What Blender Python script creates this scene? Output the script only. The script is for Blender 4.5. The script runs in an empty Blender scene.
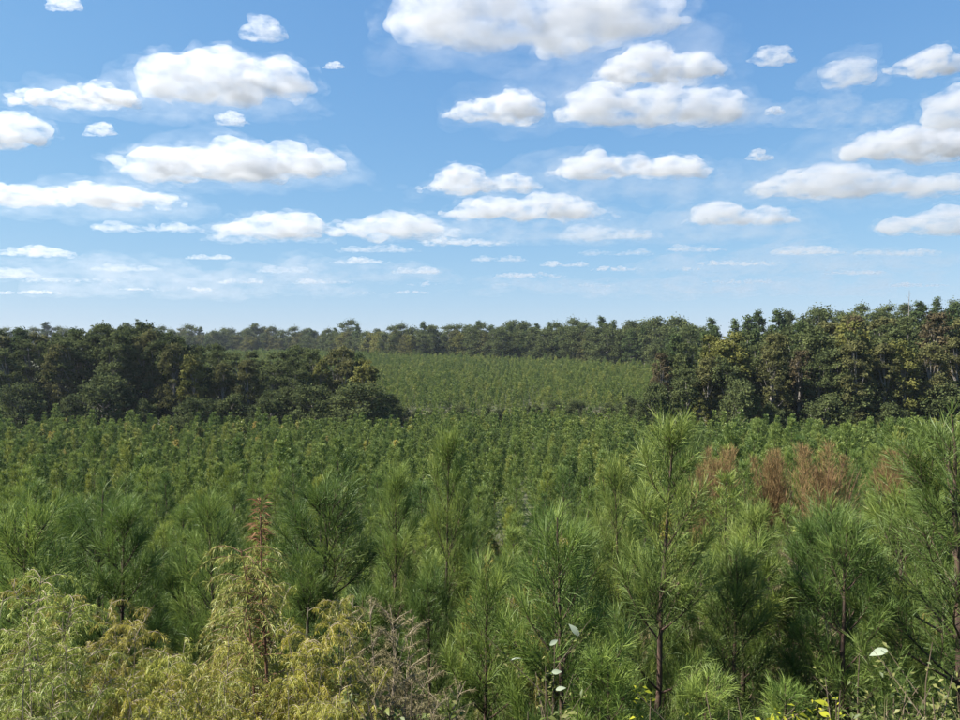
import bpy, math, random
import numpy as np
from mathutils import Vector, Matrix

rng = np.random.default_rng(11)
random.seed(11)
R = math.radians
scene = bpy.context.scene
COL = scene.collection

# ------------------------------------------------------------------ camera, sky, sun, exposure
FPX = 739.0                      # focal length in photograph pixels (960 wide)
cam_d = bpy.data.cameras.new('camera')
cam_d.sensor_width = 36.0
cam_d.lens = 36.0 * FPX / 960.0
cam_d.clip_start = 0.1
cam_d.clip_end = 60000
cam = bpy.data.objects.new('camera', cam_d)
cam.location = (0, 0, 0)
cam.rotation_euler = (R(90.0 - 0.75), 0, 0)      # eye level falls a little above the picture's middle
COL.objects.link(cam)
scene.camera = cam

SUN_AZ, SUN_EL = R(-97), R(46)                   # azimuth clockwise from +Y: the sun stands to one side, high
sun_dir = Vector((math.sin(SUN_AZ) * math.cos(SUN_EL), math.cos(SUN_AZ) * math.cos(SUN_EL), math.sin(SUN_EL)))
world = bpy.data.worlds.new('World')
scene.world = world
world.use_nodes = True
wn = world.node_tree
for n in list(wn.nodes):
    wn.nodes.remove(n)
w_out = wn.nodes.new('ShaderNodeOutputWorld')
w_bg = wn.nodes.new('ShaderNodeBackground')
w_sky = wn.nodes.new('ShaderNodeTexSky')
w_sky.sky_type = 'NISHITA'
w_sky.sun_disc = False
w_sky.sun_elevation = SUN_EL
w_sky.sun_rotation = SUN_AZ
w_sky.altitude = 100
w_sky.air_density = 1.0
w_sky.dust_density = 0.0
w_sky.ozone_density = 8.0
w_bg.inputs['Strength'].default_value = 0.075
# a camera's soft shoulder on the sky's brightness: c / (A + Q c), evenly over the whole dome
def w_vec(op, a, b):
    n = wn.nodes.new('ShaderNodeVectorMath')
    n.operation = op
    for i, q in enumerate((a, b)):
        if isinstance(q, tuple):
            n.inputs[i].default_value = q
        else:
            wn.links.new(q, n.inputs[i])
    return n.outputs[0]


SKY_S = 0.15
SKY_SHOWN = 0.075 * 2 ** 1.45          # background strength times exposure
w_c = w_vec('MULTIPLY', w_sky.outputs[0], (SKY_S,) * 3)
w_d = w_vec('ADD', w_vec('MULTIPLY', w_c, (0.800, 0.880, 0.850)), (0.678, 0.474, 0.299))
w_c = w_vec('MULTIPLY', w_vec('DIVIDE', w_c, w_d), (1 / SKY_SHOWN,) * 3)
wn.links.new(w_c, w_bg.inputs['Color'])
wn.links.new(w_bg.outputs[0], w_out.inputs['Surface'])

sun_d = bpy.data.lights.new('sun', 'SUN')
sun_d.energy = 5.0
sun_d.angle = R(0.53)
sun_d.color = (1.0, 0.95, 0.87)
sun = bpy.data.objects.new('sun', sun_d)
sun.rotation_euler = (-sun_dir).to_track_quat('-Z', 'Y').to_euler()
sun.location = (-50, 0, 60)
COL.objects.link(sun)

vs = scene.view_settings
vs.view_transform = 'Standard'
vs.look = 'None'
vs.exposure = 1.45
vs.gamma = 1.0
vs.use_curve_mapping = False
cy = scene.cycles
cy.max_bounces = 16
cy.diffuse_bounces = 2
cy.glossy_bounces = 2
cy.transmission_bounces = 4
cy.transparent_max_bounces = 8
cy.volume_bounces = 12
cy.volume_step_rate = 0.35
cy.volume_max_steps = 128
cy.use_denoising = True
cy.caustics_reflective = False
cy.caustics_refractive = False


# ------------------------------------------------------------------ helpers
def smooth(a, b, x):
    t = np.clip((np.asarray(x, float) - a) / (b - a), 0, 1)
    return t * t * (3 - 2 * t)


PY = [-60, -4, 0, 1.2, 2.2, 3.5, 5, 8, 12, 15, 20, 25, 32, 40, 55, 80, 100, 120, 150, 185, 200, 215, 250, 300, 370, 430, 480, 560, 650, 900, 2000, 9000]
PZ = [-1.4, -1.55, -1.7, -1.8, -2.15, -2.85, -3.55, -5.3, -7.3, -8.4, -9.4, -10.1, -11.0, -11.9, -13.2, -15.6, -17.0, -18.0, -18.5, -18.8, -20.6, -19.4, -17.0, -13.9, -10.7, -8.4, -6.4, -5.2, -4.8, -4.5, -6, -10]
_cy = np.arange(-60, 9001, 0.5)
_cz = np.interp(_cy, PY, PZ)
_k = np.exp(-np.linspace(-2, 2, 25) ** 2)
_k /= _k.sum()
_cz = np.convolve(np.pad(_cz, 12, mode='edge'), _k, 'valid')


def ground(x, y):
    x = np.asarray(x, float)
    y = np.asarray(y, float)
    z = np.interp(y, _cy, _cz)
    u = x / np.maximum(y, 25.0)
    # rising ground under the wood on one side of the far field
    z = z + 17.0 * smooth(0.23, 0.62, u) * smooth(160, 330, y)
    # the near slope is a little higher on that side too
    z = z + 2.6 * smooth(0.12, 0.6, u) * smooth(12, 30, y) * (1 - smooth(70, 130, y))
    z = z + 0.12 * np.sin(x * 0.21 + 1) * np.cos(y * 0.17) * smooth(3, 12, y)
    return z


def pix(px, d):
    return (px - 480.0) / FPX * d


def mesh_from(name, verts, faces_list, tint=None, mats=(), mat_idx=None):
    """faces_list: list of (n,k) integer arrays; tint: per vertex float"""
    me = bpy.data.meshes.new(name)
    verts = np.asarray(verts, np.float32)
    nv = len(verts)
    me.vertices.add(nv)
    me.vertices.foreach_set('co', verts.ravel())
    faces_list = [np.asarray(f, np.int32) for f in faces_list if len(f)]
    loops = np.concatenate([f.ravel() for f in faces_list])
    sizes = np.concatenate([np.full(len(f), f.shape[1], np.int32) for f in faces_list])
    starts = np.concatenate([[0], np.cumsum(sizes)[:-1]]).astype(np.int32)
    me.loops.add(len(loops))
    me.loops.foreach_set('vertex_index', loops)
    me.polygons.add(len(sizes))
    me.polygons.foreach_set('loop_start', starts)
    me.polygons.foreach_set('loop_total', sizes)
    if mat_idx is not None:
        me.polygons.foreach_set('material_index', np.asarray(mat_idx, np.int32))
    if tint is not None:
        a = me.attributes.new('tint', 'FLOAT', 'POINT')
        a.data.foreach_set('value', np.asarray(tint, np.float32))
    for m in mats:
        me.materials.append(m)
    me.update(calc_edges=True)
    return me


class MB:
    """collects vertices, faces and tint"""
    def __init__(self):
        self.v, self.f3, self.f4, self.t, self.n = [], [], [], [], 0

    def add(self, v, tris=None, quads=None, tint=0.5):
        v = np.asarray(v, float)
        self.v.append(v)
        if tris is not None and len(tris):
            self.f3.append(np.asarray(tris, np.int64) + self.n)
        if quads is not None and len(quads):
            self.f4.append(np.asarray(quads, np.int64) + self.n)
        t = np.asarray(tint, float)
        self.t.append(np.full(len(v), t) if t.ndim == 0 else t)
        self.n += len(v)

    def tube(self, pts, radii, sides=5, tint=0.5):
        pts = np.asarray(pts, float)
        m = len(pts)
        d = np.gradient(pts, axis=0)
        d /= np.linalg.norm(d, axis=1)[:, None] + 1e-9
        ref = np.where(np.abs(d[:, 2:3]) > 0.9, [[1.0, 0, 0]], [[0, 0, 1.0]])
        a = np.cross(d, ref)
        a /= np.linalg.norm(a, axis=1)[:, None] + 1e-9
        b = np.cross(d, a)
        th = np.arange(sides) * 2 * math.pi / sides
        r = np.asarray(radii, float)[:, None, None]
        ring = pts[:, None, :] + r * (np.cos(th)[None, :, None] * a[:, None, :] + np.sin(th)[None, :, None] * b[:, None, :])
        q = []
        i = np.arange(sides)
        j = (i + 1) % sides
        for k in range(m - 1):
            q.append(np.stack([k * sides + i, k * sides + j, (k + 1) * sides + j, (k + 1) * sides + i], 1))
        self.add(ring.reshape(-1, 3), quads=np.concatenate(q), tint=tint)

    def data(self):
        fl = []
        if self.f3:
            fl.append(np.concatenate(self.f3))
        if self.f4:
            fl.append(np.concatenate(self.f4))
        return np.concatenate(self.v), fl, np.concatenate(self.t)

    def mesh(self, name, mat):
        v, f, t = self.data()
        return mesh_from(name, v, f, t, (mat,))


def joined(name, a, b, mat_a, mat_b):
    va, fa, ta = a.data()
    vb, fb, tb = b.data()
    fl, mi = list(fa), []
    for f in fa:
        mi.append(np.zeros(len(f)))
    for f in fb:
        fl.append(f + len(va))
        mi.append(np.ones(len(f)))
    return mesh_from(name, np.concatenate([va, vb]), fl, np.concatenate([ta, tb]), (mat_a, mat_b), np.concatenate(mi))


def unit(v):
    return v / (np.linalg.norm(v, axis=-1, keepdims=True) + 1e-9)


def link(name, me, parent=None, loc=(0, 0, 0), rot=(0, 0, 0), sc=(1, 1, 1)):
    o = bpy.data.objects.new(name, me)
    COL.objects.link(o)
    o.location, o.rotation_euler, o.scale = loc, rot, sc
    if parent is not None:
        o.parent = parent
    return o


def tag(o, label=None, cat=None, group=None, kind=None):
    if label:
        o['label'] = label
    if cat:
        o['category'] = cat
    if group:
        o['group'] = group
    if kind:
        o['kind'] = kind
    return o


# ------------------------------------------------------------------ materials
def ramp(nt, stops):
    n = nt.nodes.new('ShaderNodeValToRGB')
    cr = n.color_ramp
    while len(cr.elements) > 1:
        cr.elements.remove(cr.elements[-1])
    cr.elements[0].position = stops[0][0]
    cr.elements[0].color = (*stops[0][1], 1)
    for p, c in stops[1:]:
        e = cr.elements.new(p)
        e.color = (*c, 1)
    return n


def leaf_mat(name, stops, trans=0.3, gloss=0.06, rough=0.45, rand=0.25, obj_col=False):
    """foliage: tint per tuft plus a random shift per plant"""
    m = bpy.data.materials.new(name)
    m.use_nodes = True
    nt = m.node_tree
    for n in list(nt.nodes):
        nt.nodes.remove(n)
    L = nt.links.new
    out = nt.nodes.new('ShaderNodeOutputMaterial')
    at = nt.nodes.new('ShaderNodeAttribute')
    at.attribute_name = 'tint'
    oi = nt.nodes.new('ShaderNodeObjectInfo')
    mul = nt.nodes.new('ShaderNodeMath')
    mul.operation = 'MULTIPLY_ADD'
    L(oi.outputs['Random'], mul.inputs[0])
    mul.inputs[1].default_value = rand
    mul.inputs[2].default_value = -rand / 2
    ad = nt.nodes.new('ShaderNodeMath')
    ad.operation = 'ADD'
    ad.use_clamp = True
    L(at.outputs['Fac'], ad.inputs[0])
    L(mul.outputs[0], ad.inputs[1])
    rp = ramp(nt, stops)
    L(ad.outputs[0], rp.inputs[0])
    col = rp.outputs[0]
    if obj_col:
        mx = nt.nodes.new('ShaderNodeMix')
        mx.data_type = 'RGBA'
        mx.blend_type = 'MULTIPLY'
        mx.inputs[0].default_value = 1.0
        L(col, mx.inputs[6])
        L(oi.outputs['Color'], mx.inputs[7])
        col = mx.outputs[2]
    df = nt.nodes.new('ShaderNodeBsdfDiffuse')
    L(col, df.inputs['Color'])
    tr = nt.nodes.new('ShaderNodeBsdfTranslucent')
    L(col, tr.inputs['Color'])
    m1 = nt.nodes.new('ShaderNodeMixShader')
    m1.inputs[0].default_value = trans
    L(df.outputs[0], m1.inputs[1])
    L(tr.outputs[0], m1.inputs[2])
    last = m1.outputs[0]
    if gloss > 0:
        gl = nt.nodes.new('ShaderNodeBsdfGlossy')
        gl.inputs['Roughness'].default_value = rough
        gl.inputs['Color'].default_value = (0.9, 0.95, 0.9, 1)
        m2 = nt.nodes.new('ShaderNodeMixShader')
        m2.inputs[0].default_value = gloss
        L(last, m2.inputs[1])
        L(gl.outputs[0], m2.inputs[2])
        last = m2.outputs[0]
    L(last, out.inputs['Surface'])
    return m


def bark_mat(name, c1, c2, scale=6.0):
    m = bpy.data.materials.new(name)
    m.use_nodes = True
    nt = m.node_tree
    b = nt.nodes['Principled BSDF']
    tc = nt.nodes.new('ShaderNodeTexCoord')
    mp = nt.nodes.new('ShaderNodeMapping')
    mp.inputs['Scale'].default_value = (1, 1, 0.25)
    nz = nt.nodes.new('ShaderNodeTexNoise')
    nz.inputs['Scale'].default_value = scale
    nz.inputs['Detail'].default_value = 7
    rp = ramp(nt, [(0.35, c1), (0.68, c2)])
    nt.links.new(tc.outputs['Object'], mp.inputs[0])
    nt.links.new(mp.outputs[0], nz.inputs[0])
    nt.links.new(nz.outputs[0], rp.inputs[0])
    nt.links.new(rp.outputs[0], b.inputs['Base Color'])
    b.inputs['Roughness'].default_value = 0.85
    return m


M = {}
M['needle'] = leaf_mat('pine_needle', [(0.0, (0.046, 0.086, 0.020)), (0.5, (0.108, 0.160, 0.035)), (1.0, (0.220, 0.268, 0.058))], 0.30, 0.025, 0.55, 0.45, True)
M['needle_pale'] = leaf_mat('pale_pine_needle', [(0.0, (0.075, 0.110, 0.022)), (0.5, (0.145, 0.190, 0.038)), (1.0, (0.270, 0.285, 0.062))], 0.28, 0.03, 0.5, 0.45)
M['needle_old'] = leaf_mat('mature_pine_needle', [(0.0, (0.038, 0.060, 0.025)), (1.0, (0.092, 0.122, 0.044))], 0.3, 0.0, 0.5, 0.3)
M['leaf_dark'] = leaf_mat('dark_leaf', [(0.0, (0.048, 0.064, 0.026)), (1.0, (0.125, 0.145, 0.055))], 0.35, 0.0, 0.5, 0.3)
M['leaf_olive'] = leaf_mat('olive_leaf', [(0.0, (0.065, 0.070, 0.028)), (1.0, (0.165, 0.160, 0.062))], 0.35, 0.0, 0.5, 0.3)
M['leaf_yellow'] = leaf_mat('yellow_green_leaf', [(0.0, (0.085, 0.095, 0.028)), (1.0, (0.225, 0.215, 0.062))], 0.35, 0.0, 0.5, 0.3)
M['leaf_brown'] = leaf_mat('rusty_leaf', [(0.0, (0.058, 0.048, 0.028)), (1.0, (0.140, 0.112, 0.058))], 0.25, 0.0, 0.5, 0.3)
M['fennel'] = leaf_mat('fennel_thread', [(0.0, (0.105, 0.116, 0.024)), (0.5, (0.272, 0.272, 0.058)), (1.0, (0.430, 0.405, 0.105))], 0.30, 0.03, 0.5, 0.25, True)
M['dry'] = leaf_mat('dry_stalk', [(0.0, (0.095, 0.085, 0.042)), (1.0, (0.250, 0.220, 0.115))], 0.2, 0.0, 0.6, 0.3)
M['sedge'] = leaf_mat('rusty_sedge', [(0.0, (0.150, 0.100, 0.045)), (1.0, (0.300, 0.205, 0.098))], 0.25, 0.0, 0.6, 0.3)
M['rust'] = leaf_mat('rust_leaf', [(0.0, (0.100, 0.050, 0.026)), (1.0, (0.240, 0.140, 0.075))], 0.2, 0.0, 0.6, 0.2)
M['grass'] = leaf_mat('dry_grass', [(0.0, (0.060, 0.062, 0.022)), (0.5, (0.150, 0.128, 0.055)), (1.0, (0.270, 0.210, 0.110))], 0.3, 0.03, 0.5, 0.3)
M['leaf_green'] = leaf_mat('shrub_leaf', [(0.0, (0.040, 0.058, 0.014)), (0.6, (0.095, 0.118, 0.026)), (1.0, (0.210, 0.200, 0.070))], 0.3, 0.015, 0.5, 0.3)
M['leaf_gold'] = leaf_mat('gold_leaf', [(0.0, (0.180, 0.210, 0.020)), (1.0, (0.400, 0.390, 0.040))], 0.4, 0.0, 0.4, 0.3)
M['leaf_pale'] = leaf_mat('pale_underleaf', [(0.0, (0.22, 0.26, 0.17)), (1.0, (0.32, 0.36, 0.26))], 0.3, 0.0, 0.4, 0.2)
M['bark_young'] = bark_mat('young_pine_bark', (0.035, 0.022, 0.015), (0.105, 0.062, 0.040), 25)
M['bark_old'] = bark_mat('grey_bark', (0.120, 0.105, 0.090), (0.300, 0.270, 0.235), 2)
M['stem_red'] = bark_mat('red_brown_stem', (0.110, 0.052, 0.030), (0.230, 0.115, 0.068), 30)
M['stem_tan'] = bark_mat('tan_stem', (0.150, 0.115, 0.075), (0.330, 0.265, 0.185), 30)
M['stem_green'] = bark_mat('shrub_stem', (0.060, 0.040, 0.025), (0.140, 0.105, 0.060), 30)

gm = bpy.data.materials.new('field_soil')
gm.use_nodes = True
nt = gm.node_tree
tc = nt.nodes.new('ShaderNodeTexCoord')
n1 = nt.nodes.new('ShaderNodeTexNoise')
n1.inputs['Scale'].default_value = 0.35
n1.inputs['Detail'].default_value = 9
n1.inputs['Roughness'].default_value = 0.65
rp = ramp(nt, [(0.30, (0.030, 0.038, 0.014)), (0.50, (0.058, 0.062, 0.024)), (0.72, (0.100, 0.088, 0.040))])
nt.links.new(tc.outputs['Object'], n1.inputs[0])
nt.links.new(n1.outputs[0], rp.inputs[0])
gb = nt.nodes['Principled BSDF']
nt.links.new(rp.outputs[0], gb.inputs['Base Color'])
gb.inputs['Roughness'].default_value = 0.95
M['ground'] = gm

# ------------------------------------------------------------------ ground
def spaced(lo, hi, n, c):
    t = np.linspace(math.asinh(lo / c), math.asinh(hi / c), n)
    return np.sinh(t) * c


gx = spaced(-9000, 9000, 181, 20)
gy = spaced(-600, 9000, 220, 18)
X, Y = np.meshgrid(gx, gy)
Z = ground(X, Y)
V = np.stack([X.ravel(), Y.ravel(), Z.ravel()], 1)
nx, ny = len(gx), len(gy)
ii, jj = np.meshgrid(np.arange(nx - 1), np.arange(ny - 1))
a = (jj * nx + ii).ravel()
gme = mesh_from('ground', V, [np.stack([a, a + 1, a + nx + 1, a + nx], 1)], None, (M['ground'],))
for p in gme.polygons:
    p.use_smooth = True
tag(link('ground', gme), 'rolling plantation soil under young pines and dry grass', 'ground', kind='structure')


# ------------------------------------------------------------------ young pine meshes
def pine_skeleton(H, spread, rs, whorl=0.34, nb=5, lean=0.0):
    """-> trunk (pts, radii), limbs [(pts, radii)], shoots [(pts, tint, tipness)]"""
    n = 14
    t = np.linspace(0, 1, n)
    wob = np.cumsum(rs.normal(0, 0.012 * H / n * 3, (n, 2)), 0)
    tp = np.stack([wob[:, 0] + lean * t ** 1.5, wob[:, 1], H * t], 1)
    tr = 0.0105 * H * (1 - t) ** 0.8 + 0.006
    limbs, shoots = [], []
    z = 0.04 * H
    k = 0
    while z < H * 0.95:
        f = z / H
        az0 = rs.uniform(0, 6.28)
        m = max(3, int(round(nb + rs.normal(0, 0.7))))
        for b in range(m):
            az = az0 + b * 6.283 / m + rs.normal(0, 0.25)
            length = spread * ((1 - f) ** 0.75 * 0.95 + 0.10) * H * 0.36 * rs.uniform(0.7, 1.2)
            e0 = R(18 + 38 * f + rs.normal(0, 7))
            e1 = R(48 + 26 * f + rs.normal(0, 8))
            s = np.linspace(0, 1, 7)
            el = e0 + (e1 - e0) * s ** 1.3
            step = length / 6
            dx = np.concatenate([[0], np.cumsum(np.cos(el[1:]) * step)])
            dz = np.concatenate([[0], np.cumsum(np.sin(el[1:]) * step)])
            azs = az + np.cumsum(rs.normal(0, 0.05, 7))
            zz = z + rs.normal(0, 0.04)
            ft = np.clip(zz / H, 0, 1)
            base = np.array([np.interp(ft, t, tp[:, 0]), np.interp(ft, t, tp[:, 1]), ft * H])
            P = base + np.stack([dx * np.cos(azs), dx * np.sin(azs), dz], 1)
            r0 = 0.0048 * H * (1 - f) ** 0.6 * 0.6 + 0.004
            limbs.append((P, np.linspace(r0, 0.003, 7)))
            tint = np.clip(rs.normal(0.42 + 0.16 * f, 0.13), 0, 1)
            shoots.append((P[2:], tint))
            for q in np.arange(0.30, 0.95, 0.16 if length > 0.5 else 0.25):
                side = rs.choice([-1, 1])
                for sd in ((side,) if rs.random() < 0.35 else (-1, 1)):
                    i0 = q * 6
                    p0 = np.array([np.interp(i0, np.arange(7), P[:, c]) for c in range(3)])
                    e = np.interp(i0, np.arange(7), el)
                    d = np.array([math.cos(az) * math.cos(e), math.sin(az) * math.cos(e), math.sin(e)])
                    lat = np.array([-math.sin(az), math.cos(az), 0]) * sd
                    dd = unit(d * 0.75 + lat * 0.65 + np.array([0, 0, 0.25]) + rs.normal(0, 0.1, 3))
                    ll = length * (1 - q) * 0.55 + 0.10 + rs.uniform(0, 0.08)
                    ss = np.linspace(0, 1, 4)[:, None]
                    Q = p0 + dd * ll * ss + np.array([0, 0, 0.12 * ll]) * ss ** 2
                    limbs.append((Q, np.linspace(0.0035, 0.002, 4)))
                    shoots.append((Q, np.clip(tint + rs.normal(0.04, 0.08), 0, 1)))
        z += whorl * rs.uniform(0.75, 1.2) * (1.15 - 0.35 * f)
        k += 1
    shoots.append((tp[-4:], 0.72))
    return (tp, tr), limbs, shoots


def put_needles(mb, shoots, per_m, length, width, rs, bend=True, spread_deg=42):
    Ps, Ds, Ts, Tip = [], [], [], []
    for P, tint in shoots:
        seg = P[1:] - P[:-1]
        sl = np.linalg.norm(seg, axis=1)
        L = sl.sum()
        n = max(2, int(L * per_m + rs.random()))
        u = np.sqrt(rs.random(n) * 0.96 + 0.04) if n < 6 else rs.random(n) ** 0.8
        u = np.concatenate([u, np.full(max(1, n // 8), 1.0)])
        n = len(u)
        c = np.concatenate([[0], np.cumsum(sl)]) / L
        Ps.append(np.stack([np.interp(u, c, P[:, k]) for k in range(3)], 1))
        idx = np.clip(np.searchsorted(c, u) - 1, 0, len(seg) - 1)
        Ds.append(unit(seg)[idx])
        Ts.append(np.full(n, tint))
        Tip.append(u)
    P, D, T, U = np.concatenate(Ps), np.concatenate(Ds), np.concatenate(Ts), np.concatenate(Tip)
    n = len(P)
    th = np.radians(np.clip(rs.normal(spread_deg, 14, n) * (1.15 - 0.45 * U), 6, 85))
    rnd = unit(rs.normal(0, 1, (n, 3)))
    rad = unit(rnd - D * (rnd * D).sum(1)[:, None])
    d = D * np.cos(th)[:, None] + rad * np.sin(th)[:, None]
    d = unit(d + np.array([0, 0, 0.10]))
    ln = (length * rs.uniform(0.7, 1.15, n))[:, None]
    wv = unit(np.cross(d, unit(rs.normal(0, 1, (n, 3))))) * (width / 2)
    T = np.clip(T + rs.normal(0, 0.07, n) + 0.28 * (U - 0.5), 0, 1)      # new growth at the tips is paler
    i = np.arange(n)
    if bend:
        mid = P + d * ln * 0.55
        tip = mid + unit(d + np.array([0, 0, -0.22]) + rs.normal(0, 0.08, (n, 3))) * ln * 0.45
        v = np.stack([P - wv * 0.8, P + wv * 0.8, mid + wv, mid - wv, tip], 1).reshape(-1, 3)
        b = i * 5
        mb.add(v, tris=np.stack([b + 3, b + 2, b + 4], 1), quads=np.stack([b, b + 1, b + 2, b + 3], 1), tint=np.repeat(T, 5))
    else:
        tip = P + d * ln
        v = np.stack([P - wv, P + wv, tip + wv * 0.25, tip - wv * 0.25], 1).reshape(-1, 3) if width < 0.02 else None
        if v is None:
            mid = P + d * ln * 0.5
            v = np.stack([P, mid + wv, tip, mid - wv], 1).reshape(-1, 3)
        b = i * 4
        mb.add(v, quads=np.stack([b, b + 1, b + 2, b + 3], 1), tint=np.repeat(T, 4))


def pine_meshes(name, H, spread, seed, lod):
    rs = np.random.default_rng(seed)
    (tp, tr), limbs, shoots = pine_skeleton(H, spread, rs, whorl={0: 0.40, 1: 0.42, 2: 0.44, 3: 0.55}[lod], nb=5 if lod in (1, 2) else 4)
    wood, crown = MB(), MB()
    wood.tube(tp, tr, {0: 8, 1: 5, 2: 3, 3: 3}[lod])
    if lod < 2:
        for P, r in limbs:
            if lod == 0 or r[0] > 0.0045:
                wood.tube(P, r, 4 if lod == 0 else 3)
    if lod == 0:
        put_needles(crown, shoots, 128, 0.19, 0.0044, rs, True)
    elif lod == 1:
        put_needles(crown, shoots, 44, 0.185, 0.0125, rs, False)
    elif lod == 2:
        put_needles(crown, shoots, 27, 0.19, 0.036, rs, False)
    else:
        put_needles(crown, shoots, 12, 0.24, 0.095, rs, False)
    return wood, crown


HERO, MID, FAR, VFAR = [], [], [], []
for k, (H, sp) in enumerate([(3.4, 0.85), (2.6, 0.95), (3.2, 1.0), (3.9, 1.05)]):
    w, c = pine_meshes('p', H, sp, 100 + k, 0)
    HERO.append((H, w.mesh('young_pine_trunk', M['bark_young']), c.mesh('young_pine_crown', M['needle'])))
for k, (H, sp) in enumerate([(3.8, 0.95), (4.2, 1.0), (3.5, 1.1), (4.0, 0.85), (3.3, 1.0)]):
    w, c = pine_meshes('p', H, sp, 200 + k, 1)
    MID.append((H, w.mesh('young_pine_trunk', M['bark_young']), c.mesh('young_pine_crown', M['needle'])))
src = bpy.data.collections.new('plantation_pine_sources')
k2 = 0
for k, (H, sp) in enumerate([(3.9, 0.85), (4.4, 0.95), (3.4, 0.90), (4.0, 0.8), (3.7, 0.85)]):
    w, c = pine_meshes('p', H, sp, 300 + k, 2)
    o = bpy.data.objects.new('pine_a%02d' % k, joined('pine_far', w, c, M['bark_young'], M['needle_pale' if k == 4 else 'needle']))
    src.objects.link(o)
    k2 += 1
for k, (H, sp) in enumerate([(3.9, 0.85), (4.4, 0.95), (3.4, 0.9), (4.0, 0.8), (3.7, 0.85)]):
    w, c = pine_meshes('p', H, sp, 400 + k, 3)
    o = bpy.data.objects.new('pine_b%02d' % k, joined('pine_far', w, c, M['bark_young'], M['needle_pale' if k == 4 else 'needle']))
    src.objects.link(o)


def young_pine(x, y, H, meshes, label, group=None, rz=None, lean=(0, 0), color=(1, 1, 1, 1), wide=1.0):
    h0, wm, cm = meshes
    s = H / h0
    e = bpy.data.objects.new('young_pine', None)
    e.empty_display_size = 0.3
    COL.objects.link(e)
    e.location = (x, y, float(ground(x, y)) - 0.05)
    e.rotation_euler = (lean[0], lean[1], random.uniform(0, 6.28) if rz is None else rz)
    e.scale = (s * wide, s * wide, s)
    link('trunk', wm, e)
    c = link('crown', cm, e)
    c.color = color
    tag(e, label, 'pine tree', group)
    return e


# the pines that stand out on the near slope: px, distance, top y in the photograph, mesh, label
def top_z(py, d):
    return -(py - 350.0) / FPX * d


near = [
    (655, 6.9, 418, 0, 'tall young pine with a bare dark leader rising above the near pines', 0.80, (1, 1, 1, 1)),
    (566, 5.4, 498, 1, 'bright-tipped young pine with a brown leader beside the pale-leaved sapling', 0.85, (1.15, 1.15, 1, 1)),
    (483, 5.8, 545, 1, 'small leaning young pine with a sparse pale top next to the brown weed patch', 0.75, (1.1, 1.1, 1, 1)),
    (431, 7.0, 560, 2, 'slim shaded young pine behind the broken brown weeds', 0.7, (0.8, 0.85, 0.8, 1)),  # crown tint lowered, so its shade sits in the colour
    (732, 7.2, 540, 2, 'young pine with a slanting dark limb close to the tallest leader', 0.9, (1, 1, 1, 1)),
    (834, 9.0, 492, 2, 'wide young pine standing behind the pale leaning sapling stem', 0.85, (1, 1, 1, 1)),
    (975, 6.6, 398, 3, 'large pine tinted dark for shade, with long upswept limbs behind the glossy shrub', 1.05, (0.55, 0.63, 0.60, 1)),  # crown tint darkened to paint in its shade and backlight
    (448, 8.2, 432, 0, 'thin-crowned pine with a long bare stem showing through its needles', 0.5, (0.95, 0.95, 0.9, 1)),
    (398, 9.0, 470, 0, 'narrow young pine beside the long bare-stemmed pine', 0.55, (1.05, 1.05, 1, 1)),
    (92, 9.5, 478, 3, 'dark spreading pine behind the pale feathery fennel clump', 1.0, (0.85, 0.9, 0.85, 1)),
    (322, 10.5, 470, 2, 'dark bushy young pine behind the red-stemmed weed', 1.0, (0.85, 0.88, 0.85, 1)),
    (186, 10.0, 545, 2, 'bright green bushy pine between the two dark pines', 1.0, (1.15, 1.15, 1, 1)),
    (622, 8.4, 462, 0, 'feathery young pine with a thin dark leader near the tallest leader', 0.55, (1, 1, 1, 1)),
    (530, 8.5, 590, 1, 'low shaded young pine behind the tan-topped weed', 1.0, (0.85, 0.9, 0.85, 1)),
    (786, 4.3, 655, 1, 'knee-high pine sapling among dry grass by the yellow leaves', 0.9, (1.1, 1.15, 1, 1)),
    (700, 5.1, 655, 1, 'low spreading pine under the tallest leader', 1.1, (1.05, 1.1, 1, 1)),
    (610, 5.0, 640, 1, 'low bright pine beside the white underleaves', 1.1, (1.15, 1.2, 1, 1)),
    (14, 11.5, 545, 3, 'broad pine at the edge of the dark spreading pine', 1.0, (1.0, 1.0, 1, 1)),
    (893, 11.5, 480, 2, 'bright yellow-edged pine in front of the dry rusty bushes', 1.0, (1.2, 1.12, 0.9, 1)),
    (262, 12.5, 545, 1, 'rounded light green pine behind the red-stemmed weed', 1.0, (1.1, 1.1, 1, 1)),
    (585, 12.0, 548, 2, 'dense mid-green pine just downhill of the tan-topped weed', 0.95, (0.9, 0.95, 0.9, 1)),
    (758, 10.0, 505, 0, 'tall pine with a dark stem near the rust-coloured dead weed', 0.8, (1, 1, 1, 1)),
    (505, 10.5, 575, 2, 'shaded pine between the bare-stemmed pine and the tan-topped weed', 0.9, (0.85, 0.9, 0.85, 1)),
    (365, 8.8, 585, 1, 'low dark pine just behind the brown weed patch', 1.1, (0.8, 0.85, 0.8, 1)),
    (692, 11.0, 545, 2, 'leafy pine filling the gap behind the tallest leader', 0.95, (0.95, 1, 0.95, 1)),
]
placed = []
for px, d, py, mi, lab, wide, colr in near:
    x = pix(px, d)
    H = top_z(py, d) - float(ground(x, d)) - 0.10
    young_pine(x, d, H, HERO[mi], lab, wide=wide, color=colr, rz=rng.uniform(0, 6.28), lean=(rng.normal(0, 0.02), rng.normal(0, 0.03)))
    placed.append((x, d))

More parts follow.
